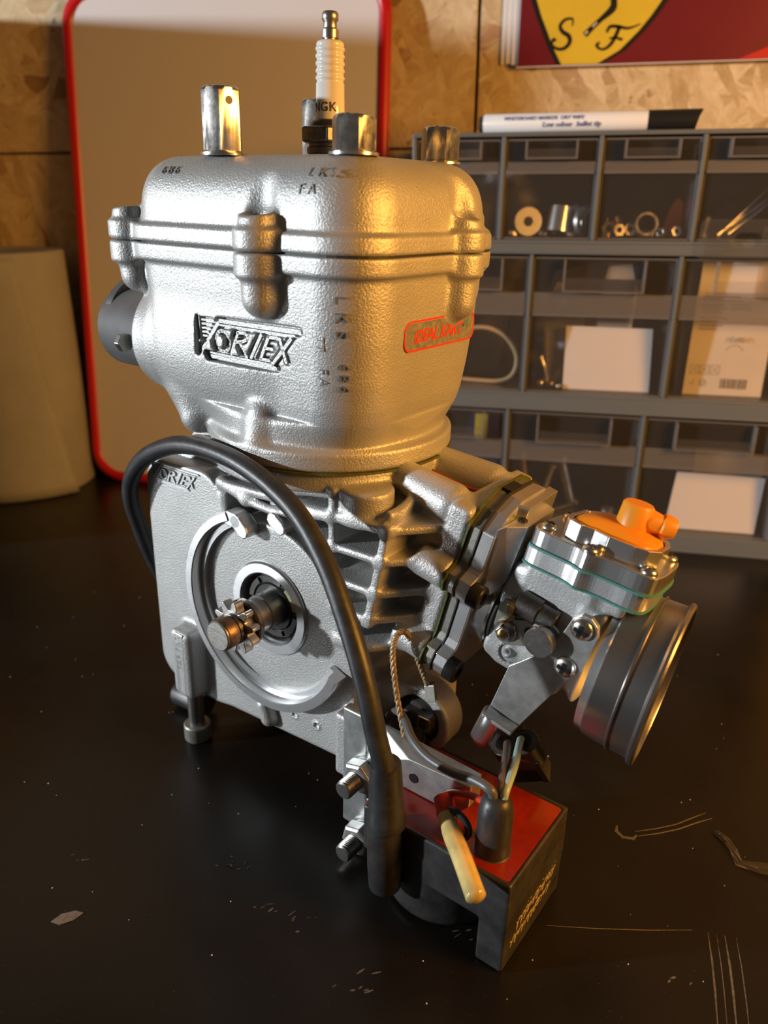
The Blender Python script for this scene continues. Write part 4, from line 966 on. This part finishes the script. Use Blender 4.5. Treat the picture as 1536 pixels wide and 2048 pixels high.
# ------------------------------------------------------------------ ignition pick-up in the lower lug, wire rope tie
pk = B().lathe((66, -10, 58), (0, -1, 0), [(0, 10.7), (9, 10.7), (10.5, 10.0), (12.5, 8.6), (12.6, 2)], 40).out('ignition_pickup', 'black_plastic', eng, 40)
B().box((62.5, -27.0, 58.5), (76, -20.5, 64.5)).out('clip', 'black_plastic', pk, None, .8)
B().prism(rrect(73.2, 61.6, 3.1, 3.1, 1.0), FX(0), 26.8, 27.5).out('clip_plate', 'brass', pk)
B().strip([(74.6, 63.2), (72.6, 63.6), (71.6, 62), (72.0, 60.2), (74, 59.8), (74.4, 61.2), (73.2, 61.4)], .75, FX(0), 27.4, 27.8).out('clip_mark', 'black_steel', pk)
B().lathe((66, -20, 54), (.2, -.5, -1), [(0, 6.6), (16, 6.4)], 28).out('pickup_sleeve', 'black_gloss', pk, 40)
rope = B()
rpth = catmull([(74.5, -42.5, 64.8), (70.6, -41.5, 76), (67.2, -40.5, 88), (64.6, -38.8, 99), (64.4, -36.2, 105.0), (66.0, -33, 105.6), (67.6, -30.5, 100.6), (69.6, -28, 91.5), (72.4, -26.5, 83.4), (73.2, -25.5, 80.2)], 10)
for k in range(3):
    q = []
    for i, p in enumerate(rpth):
        t = rpth[min(i + 1, len(rpth) - 1)] - rpth[max(i - 1, 0)]; x, y, _ = basis(t, (.3, 1, .2)); a = i * .95 + k * 2 * PI / 3; q.append(p + (x * math.cos(a) + y * math.sin(a)) * .62)
    rope.tube(q, .72, 6, 1)
rope.out('wire_rope_loop', 'rope', eng, 60)
B().prism(rrect(0, 0, 2.8, 3.6, .5), ((74.2, -24, 77.4), (.80, .1, .3), (-.3, .2, .9), (.35, -.9, .0)), 0, 3.4).out('rope_ferrule', 'dull_zinc', eng, None, .3)

# ------------------------------------------------------------------ spark plug lead
ld = B().tube([(86.9, -73, 74), (87.2, -74.6, 80), (83.9, -75, 91.1), (79.2, -74, 104.9), (73, -72, 117.4), (64.9, -69, 128.8), (52.8, -64.5, 142.4), (36.7, -60, 154.6), (19.1, -57, 162.1), (-1.4, -55, 166.9), (-25.3, -52.6, 167), (-45.8, -51, 162.7), (-66.5, -49, 152.6), (-80.6, -47, 139.3), (-86.5, -44.5, 126.1), (-88.7, -40, 111.1), (-89.1, -35, 94.3), (-90.5, -27, 76), (-92, -15, 58)], 3.9, 16, 8)
ld.out('spark_plug_lead', 'black_rubber', eng, 70)

# ------------------------------------------------------------------ drawer cabinet
RX0, RX1, RY0, RY1 = -8.0, 286.0, 268.0, 386.0
rack = empty('drawer_cabinet', (RX0, RY0, 0), 'grey plastic small-parts cabinet with clear drawers on the bench behind the engine', 'cabinet')
L = lambda p: (p[0] - RX0, p[1] - RY0, p[2])
def rbox(name, lo, hi, mat='rack_grey', par=None, bev=.5): return B(L).box(lo, hi).out(name, mat, par or rack, None, bev)
rows = [(229.6, 295.2, [54.8, 119.1, 184.3, 249.0]), (121.2, 219.8, [78.6, 179.7, 281.5]), (15.0, 107.2, [68.5, 168.7, 269.5])]
rbox('top_panel', (RX0, RY0, 295.2), (RX1, RY1, 298.0)); rbox('base_panel', (RX0, RY0, .05), (RX1, RY1, 3)); rbox('base_rail', (RX0, RY0, 3), (RX1, RY0 + 4, 14.6))
rbox('side_panel', (RX0, RY0, 3), (RX0 + 2.5, RY1, 295.2)); rbox('side_panel', (RX1 - 2.5, RY0, 3), (RX1, RY1, 295.2)); rbox('back_panel', (RX0 + 2.5, RY1 - 2, 3), (RX1 - 2.5, RY1, 295.2), 'dim_grey')
for z0, z1 in ((219.8, 229.6), (107.2, 121.2)):
    rbox('shelf', (RX0 + 2.5, RY0, z1 - 2.4), (RX1 - 2.5, RY1 - 2, z1)); rbox('shelf_rail', (RX0 + 2.5, RY0, z0), (RX1 - 2.5, RY0 + 3, z1 - 2.4)); rbox('shelf_lip', (RX0 + 2.5, RY0 - .9, z0 + .5), (RX1 - 2.5, RY0, z0 + 2.0))
rbox('shelf', (RX0 + 2.5, RY0 + 4, 12.4), (RX1 - 2.5, RY1 - 2, 14.8))
FL = {}
for ri, (z0, z1, dv) in enumerate(rows):
    xs = [RX0 + 2.5] + dv
    for x in dv:
        if x < RX1 - 8: rbox('divider', (x - 1.3, RY0, z0), (x + 1.3, RY1 - 2, z1))
    for k in range(len(xs) - 1):
        a, b_ = xs[k] + (1.9 if k else .6), min(xs[k + 1], RX1 - 3.0) - 1.9; c = z0 + .5; d = z1 - 1.6; y0 = RY0 + 1.6; y1 = RY1 - 8; w = 1.2
        dr = B(L).box((a, y0, c), (b_, y0 + w, d)).out('drawer', 'clear_drawer', rack)
        bd = B(L).box((a, y0 + w, c), (a + w, y1, d - 3)).box((b_ - w, y0 + w, c), (b_, y1, d - 3)).box((a + w, y0 + w, c), (b_ - w, y1, c + w)).box((a + w, y1 - w, c + w), (b_ - w, y1, d - 6)).out('drawer_shell', 'clear_drawer', dr)
        ed = B(L)
        for x in (a, b_ - 1.0): ed.box((x, y0 - .35, c), (x + 1.0, y0, d))
        ed.box((a + 1, y0 - .35, c), (b_ - 1, y0, c + 1.0)).box((a + 1, y0 - .35, d - 1.0), (b_ - 1, y0, d)); ed.out('drawer_edge', 'clear_edge', dr)
        H = d - c; zl = c + H * (.66 if ri == 0 else .58); m_ = (a + b_) / 2; hw = (b_ - a) * .285
        B(L).box((a + 1.2, y0 - 1.6, zl), (b_ - 1.2, y0 - .05, zl + 1.5)).out('drawer_ledge', 'clear_edge', dr)
        B(L).box((a + 1.2, y0 - .3, zl + 1.5), (b_ - 1.2, y0 - .05, d - H * (.22 if ri == 0 else .25))).out('label_band', 'frosted', dr)
        zb = d - H * (.20 if ri == 0 else .24); pl = B(L); yo = y0 - 7.0
        pl.box((m_ - hw, yo, zb), (m_ - hw + 1.3, y0 - .05, d - 1.2)).box((m_ + hw - 1.3, yo, zb), (m_ + hw, y0 - .05, d - 1.2)).box((m_ - hw + 1.3, yo, zb), (m_ + hw - 1.3, y0 - .05, zb + 1.3))
        pl.out('drawer_pull', 'clear_edge', dr); B(L).box((m_ - hw + 1.3, yo, zb + 1.3), (m_ + hw - 1.3, yo + 1.0, zb + H * .10)).out('pull_face', 'clear_drawer', dr)
        FL[(ri, k)] = (a + w, b_ - w, y0 + w, y1 - w, c + w + .05)

# ------------------------------------------------------------------ what lies in the drawers
def thing(o, label, cat, group=None): return tag(o, label, cat, group)
def ringy(name, c, d, ro, ri, h, mat, label, cat, group=None):
    return thing(B().lathe(c, d, [(0, ri), (0, ro), (h, ro), (h, ri), (0, ri)], 32, cap=False).out(name, mat, None, 40), label, cat, group)
def ground(o, z):
    zs = min(v.co.z for v in o.data.vertices) / MM
    for v in o.data.vertices: v.co.z += (z - zs) * MM
    return o
z1_ = FL[(0, 1)][4]
ground(ringy('flanged_bush', (73, 284, 240), (.25, -1, .12), 9.6, 3.4, 5, 'alu', 'pale flanged ring with a small bore standing at the left of the second top drawer', 'ring'), z1_)
ground(ringy('can_nut', (95, 288, 240), (.1, .25, 1), 9.0, 5.6, 17, 'alu_bright', 'tall shiny nut sleeve in the middle of the second top drawer', 'nut'), z1_)
ground(ringy('thin_washer', (110.5, 286, 240), (.85, -.5, .1), 9.8, 4.6, 2.4, 'zinc', 'thin washer leaning on edge at the right of the second top drawer', 'washer'), z1_)
ground(ringy('thin_washer', (115, 292, 240), (.8, -.45, -.25), 9.4, 4.4, 2.0, 'zinc', 'washer behind the leaning one, against the right wall of its drawer', 'washer'), z1_)
ground(ringy('brass_ring', (84.5, 300, 240), (.1, -.5, .8), 9.0, 5.5, 6, 'brass', 'brassy ring lying behind the pale flanged ring', 'ring'), z1_)
for i, (x, y, r, a, lb) in enumerate(((63.5, 281, 2.6, 0, 'small bright nut in the front left corner of the second top drawer'), (85, 278, 2.4, .6, 'small bright nut in front of the tall nut sleeve'), (103.5, 276, 2.0, .3, 'small bright nut near the front right of the second top drawer'))):
    ground(thing(B().lathe((x, y, 240), (.2, .1, 1), [(0, r * .5), (0, r * 1.3), (r * 1.1, r * 1.3), (r * 1.1, r * .5)], 6, a).out('small_nut', 'nut_steel', None, None, .2), lb, 'nut', 'small nuts in the top drawers'), z1_)
z2_ = FL[(0, 2)][4]
ground(ringy('hose_clamp', (154, 283, 240), (.15, -1, .25), 7.8, 6.2, 6, 'nut_steel', 'shiny round clamp ring standing in the third top drawer', 'clamp'), z2_)
ground(thing(B().box((150, 287, 245), (161, 293, 249.5)).out('clamp_screw_block', 'nut_steel', None, None, .6), 'small bright block behind the round clamp ring', 'hardware'), z2_)
for i, (x, y, r, lb) in enumerate(((136, 282, 3.6, 'hex nut at the left of the third top drawer'), (131.5, 288, 4.2, 'larger nut behind the left hex nut of the third top drawer'), (143.5, 286, 3.8, 'nut between the left nuts and the round clamp ring'), (165.5, 280, 2.6, 'first small nut to the right of the round clamp ring'), (174, 281, 3.0, 'bright nut by the right wall of the third top drawer'))):
    ground(thing(B().lathe((x, y, 240), (.3 * (-1) ** i, -1, .3), [(0, r * .55), (0, r * 1.25), (r * 1.2, r * 1.25), (r * 1.2, r * .55), (0, r * .55)], 6, i, cap=False).out('hex_nut', 'nut_steel', None, None, .15), lb, 'nut', 'nuts in the third top drawer'), z2_)
ground(thing(B().box((126, 279, 240), (130.5, 283, 243)).out('brass_fitting', 'brass', None, None, .4), 'tiny brass fitting in the front left corner of the third top drawer', 'fitting'), z2_)
ground(thing(B().prism([(168, 240), (181, 240), (181.3, 262), (177, 266), (172, 258)], FX(0), -312, -306).out('orange_scrap', 'orange_clear', None, None, .4), 'orange plastic piece standing at the back right of the third top drawer', 'scrap'), z2_)
z3_ = FL[(0, 3)][4]
for x0, z0, x1, z1, r, lb in ((205, 240, 243, 268, 1.6, 'lowest of the slanting metal rods in the right top drawer'), (206, 243, 244, 282, 1.3, 'steepest of the slanting metal rods in the right top drawer'), (212, 236, 245, 262, 2.0, 'thick bolt shank slanting in front of the thin rods')):
    ground(thing(B().cyl((x0, 300 + x1 * 0, z0), (x1, 314, z1), r, 12).out('metal_rod', 'nut_steel', None, 40), lb, 'rod', 'rods in the right top drawer'), z3_)
ground(thing(B().lathe((193, 284, 240), (.2, 0, 1), [(0, 3.2), (2, 3.2), (2, 1.6), (13, 1.6), (13.4, 1)], 12).out('bolt', 'nut_steel', None, 40), 'short upright bolt at the left of the right top drawer', 'bolt'), z3_)
ground(thing(B().lathe((232, 284, 240), (1, -.2, .1), [(0, 4), (14, 4), (14, 2)], 16).out('steel_sleeve', 'nut_steel', None, 40), 'bright steel sleeve lying in the right top drawer', 'sleeve'), z3_)
# middle row
zc = FL[(1, 0)][4]
hp = [(14 + 0, 288, 3), (30, 286, 36), (46, 285, 42), (62, 284, 36), (71.5, 284, 22), (70, 284, 8), (60, 285, 1.6), (40, 287, .9), (22, 289, 1.4)]
ground(thing(B().tube([(x, y, zc + z + 1.5) for x, y, z in hp], 1.6, 10).out('rubber_loop', 'beige_hose', None, 60), 'beige rubber loop curled in the left middle drawer', 'rubber loop'), zc)
ground(thing(B().prism([(30, 0), (56, 0), (64, 62), (40, 62)], ((0, 318, zc), (1, 0, 0), (0, .1, 1), (0, -1, 0)), 0, 1.2).out('plastic_sleeve', 'frosted', None), 'translucent plastic sleeve standing behind the beige rubber loop', 'sleeve'), zc)
zc = FL[(1, 1)][4]
ground(thing(B().prism([(108, 0), (170.6, 0), (168.6, 45.4), (107, 46)], ((0, 279.5, zc), (1, 0, 0), (0, .12, 1), (0, -1, 0)), 0, 1.0).out('white_label_card', 'white_card', None), 'white card standing at the front of the middle drawer beside the keys', 'card'), zc)
bg = empty('plastic_bag', (90, 288, zc), 'clear zip bag with pale contents standing behind the white card in the middle drawer', 'bag')
B().prism([(4, 0), (58, 0), (66, 88), (42, 92), (6, 84), (-2, 60)], ((0, 0, 0), (1, 0, 0), (0, .08, 1), (0, -1, 0)), 0, .5).out('bag_front', 'clear_film', bg)
B().prism([(38, 1), (62, 1), (66, 70), (60, 89), (44, 88), (40, 70)], ((0, 4, 0), (1, 0, 0), (0, .08, 1), (0, -1, 0)), 0, 3).out('pale_strip', 'cream_card', bg)
B().prism([(6, 1), (30, 1), (30, 72), (8, 76), (0, 60)], ((0, 5, 0), (1, 0, 0), (0, .08, 1), (0, -1, 0)), 0, 3).out('folded_paper', 'tissue', bg)
ky = B().tube([(90, 284, zc + 34), (92.6, 283, zc + 28), (95, 283, zc + 20), (97, 283, zc + 12)], 1.5, 10).out('cotter_pin', 'nut_steel', None, 60); thing(ky, 'slim steel pin leaning at the left of the white card', 'pin'); ground(ky, zc)
for i, (x, y, z, r, lb) in enumerate(((91, 280, 4, 3.2, 'round steel ball left of the white card in the middle drawer'), (99, 281, 3, 2.6, 'brassy ball beside the pin left of the white card'), (104.5, 277, 2, 2.0, 'small steel ball nearest the left edge of the white card'))):
    ground(thing(B().ball((x, y, zc + z), r).out('steel_ball', 'brass' if i == 1 else 'nut_steel', None, 180), lb, 'ball'), zc)
zc = FL[(1, 2)][4]
pk2 = empty('packaging_card', (195, 281, zc), 'printed cream packaging card in a clear blister standing in the right middle drawer', 'packaging')
KF = ((0, 0, 0), (1, 0, 0), (0, .06, 1), (0, -1, 0))
B().prism([(-.5, 0), (53.5, 0), (54.5, 92.8), (1.5, 92.8)], KF, 0, 1.0).out('card', 'cream_card', pk2)
B().prism(rrect(20, 82, 18.4, 9.8, .6), KF, 1.0, 1.3).out('white_label', 'white_card', pk2)
b_ = B(); 
for i, (x0, x1, z) in enumerate(((7, 22, 76.5), (8, 23, 74), (6, 22, 71.6), (6, 30, 69), (5, 32, 66.4), (5, 20, 63), (6, 21, 60.6), (5, 19, 58.2), (5, 23, 54.4), (5, 16, 51.8), (5, 20, 49), (5, 17, 46.4), (24, 36, 63.4), (24, 38, 60.8))):
    x = x0
    while x < x1:
        w_ = rnd.uniform(1.0, 3.2); b_.prism([(x, z), (min(x1, x + w_), z), (min(x1, x + w_), z + 1.1), (x, z + 1.1)], KF, 1.0, 1.08); x += w_ + .6
b_.out('small_print', 'print_grey', pk2)
b_ = B(); x = 24.5
for w_, g in ((.7, .5), (.4, .6), (1.0, .4), (.5, .8), (.9, .5), (.4, .4), (.8, .7), (1.1, .5), (.5, .5), (.6, .8), (1.0, .4), (.5, .6), (.9, .5), (.4, .4), (.8, .4)):
    b_.prism([(x, 5), (x + w_, 5), (x + w_, 12), (x, 12)], KF, 1.0, 1.08); x += w_ + g
b_.out('barcode', 'print_black', pk2)
b_ = B()
for x0 in (2.5, 9.6, 16.7):
    for e in ([(0, 0), (6, 0)], [(6, 0), (6, 6.4)], [(6, 6.4), (0, 6.4)], [(0, 6.4), (0, 0)], [(1, 1), (5, 5.4)], [(5, 1), (3.2, 3)], [(1.4, 5), (3, 3.6)]): b_.strip([(x0 + p[0], 15 + p[1]) for p in e], .45, KF, 1.0, 1.08)
b_.strip([(12.5 + 2.2 * math.cos(2 * PI * i / 14), 8.6 + 2.2 * math.sin(2 * PI * i / 14)) for i in range(15)], .6, KF, 1, 1.08); b_.strip([(11.2, 8.8), (12.3, 7.6), (14, 10)], .6, KF, 1, 1.08)
b_.strip([(4, 7), (4, 9)], .6, KF, 1, 1.08); b_.strip([(6, 7), (6, 11)], .6, KF, 1, 1.08); b_.strip([(31 + 5.4 * math.cos(PI * i / 12), 32 + 4 * math.sin(PI * i / 12)) for i in range(13)], .5, KF, 1, 1.08)
b_.out('symbols', 'print_grey', pk2)
text('printed_word', 'Pacific', 5.2, ((26, 0, 39), (1, 0, 0), (0, .06, 1), (0, -1, 0)), 1.0, 1.1, 'print_grey', pk2, .2)
bl = B().prism(rrect(25, 47, 31, 47, 3), KF, -4.0, -3.6).out('blister_back', 'clear_film', pk2)
bt_ = B(); hole = rrect(24, 108, 8.5, 4.5, 4, 4); outr = rrect(24, 108.5, 31, 12.5, 4, 4)
for k in range(len(outr)):
    q = (k + 1) % len(outr); bt_.prism([outr[k], outr[q], hole[q], hole[k]], KF, 21.5, 22.2)
bt_.box((-7, -16.5, 95.9), (55, -.4, 96.4)).out('blister_tab', 'clear_film', pk2, None, 0)
# bottom row
zc = FL[(2, 0)][4]
nv = empty('navy_packet', (16, 288, zc), 'navy blue packet with a yellow print standing in the left bottom drawer', 'packet')
B().prism([(0, 0), (46, 0), (45, 88), (1, 90)], ((0, 0, 0), (1, 0, 0), (0, .1, 1), (0, -1, 0)), 0, 5).out('wrapper', 'navy', nv, None, .8)
B().prism([(26, 60), (36, 60), (36, 80), (26, 80)], ((0, 0, 0), (1, 0, 0), (0, .1, 1), (0, -1, 0)), 5, 5.2).out('yellow_print', 'yellow_print', nv)
zc = FL[(2, 1)][4]
ground(thing(B().tube([(93.5 + 6.2 * math.cos(t), 281, zc + 8 + 6.4 * math.sin(t)) for t in [math.radians(-60 + 200 * i / 10) for i in range(11)]], 2.3, 12, 3).out('white_clip', 'white_plastic', None, 60), 'white plastic hook clip at the front of the middle bottom drawer', 'clip'), zc)
lbs = ['slanting thin screw at the left of the middle bottom drawer', 'pan head screw near the left of the middle bottom drawer', 'grey wide screw leaning at the centre back of the middle bottom drawer', 'short screw left of centre in the middle bottom drawer', 'bright screw at the right front of the middle bottom drawer', 'screw lying across the right half of the middle bottom drawer', 'long screw standing behind the white hook clip', 'screw with a brassy head behind the slanting thin one']
for i, (x, y, d, L_, r) in enumerate(((78, 300, (-.45, .1, .8), 26, 1.3), (84, 292, (.3, .2, 1), 18, 1.8), (124, 310, (-.3, .1, 1), 38, 4.0), (108, 292, (1, .2, .35), 20, 1.6), (150, 280, (.1, -.1, 1), 9, 2.6), (130, 286, (1, .15, .08), 26, 1.5), (98, 306, (.25, .1, 1), 34, 2.0), (88, 312, (-.2, .1, 1), 40, 3.2))):
    ground(thing(B().lathe((x, y, zc + 4), d, [(0, r), (L_, r), (L_, r * 2.0), (L_ + r, r * 2.0), (L_ + r * 1.5, r)], 10).out('loose_screw', 'brass' if i == 7 else 'nut_steel', None, 40), lbs[i], 'screw', 'loose screws in the middle bottom drawer'), zc)
zc = FL[(2, 2)][4]
ground(thing(B().prism([(195.4, 0), (261.2, 0), (263.4, 43.6), (199.8, 44.6)], ((0, 278, zc), (1, 0, 0), (0, .12, 1), (0, -1, 0)), 0, 1.2).out('white_card', 'white_card', None), 'blank white card standing at the front of the right bottom drawer', 'card'), zc)
ground(thing(B().prism([(214, 0), (264, 0), (265, 56), (214, 60)], ((0, 296, zc), (1, 0, 0), (0, .05, 1), (0, -1, 0)), 0, 1.5).out('grey_card', 'tissue', None), 'greyish card standing behind the blank white one', 'card'), zc)

# ------------------------------------------------------------------ marker pen on the cabinet
mk = empty('marker_pen', (39, 287, 298.0), 'white marker pen with a black cap lying on top of the drawer cabinet', 'marker')
MD = np.array([1.0, -.055, 0]); MD /= np.linalg.norm(MD)
body_ = B().lathe((0, 0, 6.4), MD, [(0, 5.7), (.6, 6.2), (109, 6.2), (109.4, 5.6)], 36).out('barrel', 'white_plastic', mk, 40)
B().lathe(tuple(np.array((0, 0, 6.4)) - MD * 3.2), MD, [(0, 4.6), (.5, 5.2), (3.3, 5.4)], 32).out('end_plug', 'black_plastic', mk, 40)
def mcap():
    x, y, d = basis(MD); rs = []
    for t, k in ((109, 0), (110, 1), (140, 1)):
        rs.append([np.array((0, 0, 6.4)) + d * (t + (0 if t < 130 else 3.2 * (x * 0 + 1) @ np.ones(3) / 3 * math.cos(2 * PI * j / 32 + 0) * 0 + (3.0 if math.sin(2 * PI * j / 32) > 0 else -1.0) * abs(math.sin(2 * PI * j / 32)))) + (x * math.cos(2 * PI * j / 32) + y * math.sin(2 * PI * j / 32)) * 6.4 for j in range(32)])
    return B().rings(rs).out('cap', 'black_steel', mk, 50)
mcap()
MU = (0, 0, 1)
text('printed_lines', 'WHITEBOARD MARKER  DRY WIPE', 3.4, (np.array((0, 0, 6.4)) + MD * 14 + 6.15 * np.array((0, -.93, .37)) - .8 * np.array((0, .37, .93)), MD, (0, .37, .93), (0, -.93, .37)), -.2, .3, 'blue_print', mk, .15, 'LEFT', 1.0, .01)
text('printed_lines', 'Low odour  bullet tip', 4.2, (np.array((0, 0, 6.4)) + MD * 40 + 6.15 * np.array((0, -.96, -.28)) - 1.0 * np.array((0, -.28, .96)), MD, (0, -.28, .96), (0, -.96, -.28)), -.2, .3, 'blue_print', mk, .2, 'LEFT', 1.05, .02)

# ------------------------------------------------------------------ scrap of clear film on the bench
fm = B(); vs, fs = [], []
pth = [(184, -31), (187, -36), (188.5, -41), (190, -47), (197, -48.5), (206, -49.5), (216, -50)]
for i, (x, y) in enumerate(pth):
    for j in range(7): vs.append((x + (j - 3) * .5 + rnd.uniform(-.4, .4), y + (j - 3) * (1.0 if i > 3 else .3) + rnd.uniform(-.5, .5), .25 + abs(math.sin(j * 2.1 + i)) * 1.5))
for i in range(len(pth) - 1):
    for j in range(6): fs.append((i * 7 + j, i * 7 + j + 1, (i + 1) * 7 + j + 1, (i + 1) * 7 + j))
fo = fm.add(vs, fs).out('film_scrap', 'clear_film', None, 20); sm = fo.modifiers.new('thickness', 'SOLIDIFY'); sm.thickness = .00012; sm.offset = 1
ground(fo, .06)
tag(fo, 'crumpled strip of clear film on the bench at the right', 'film')
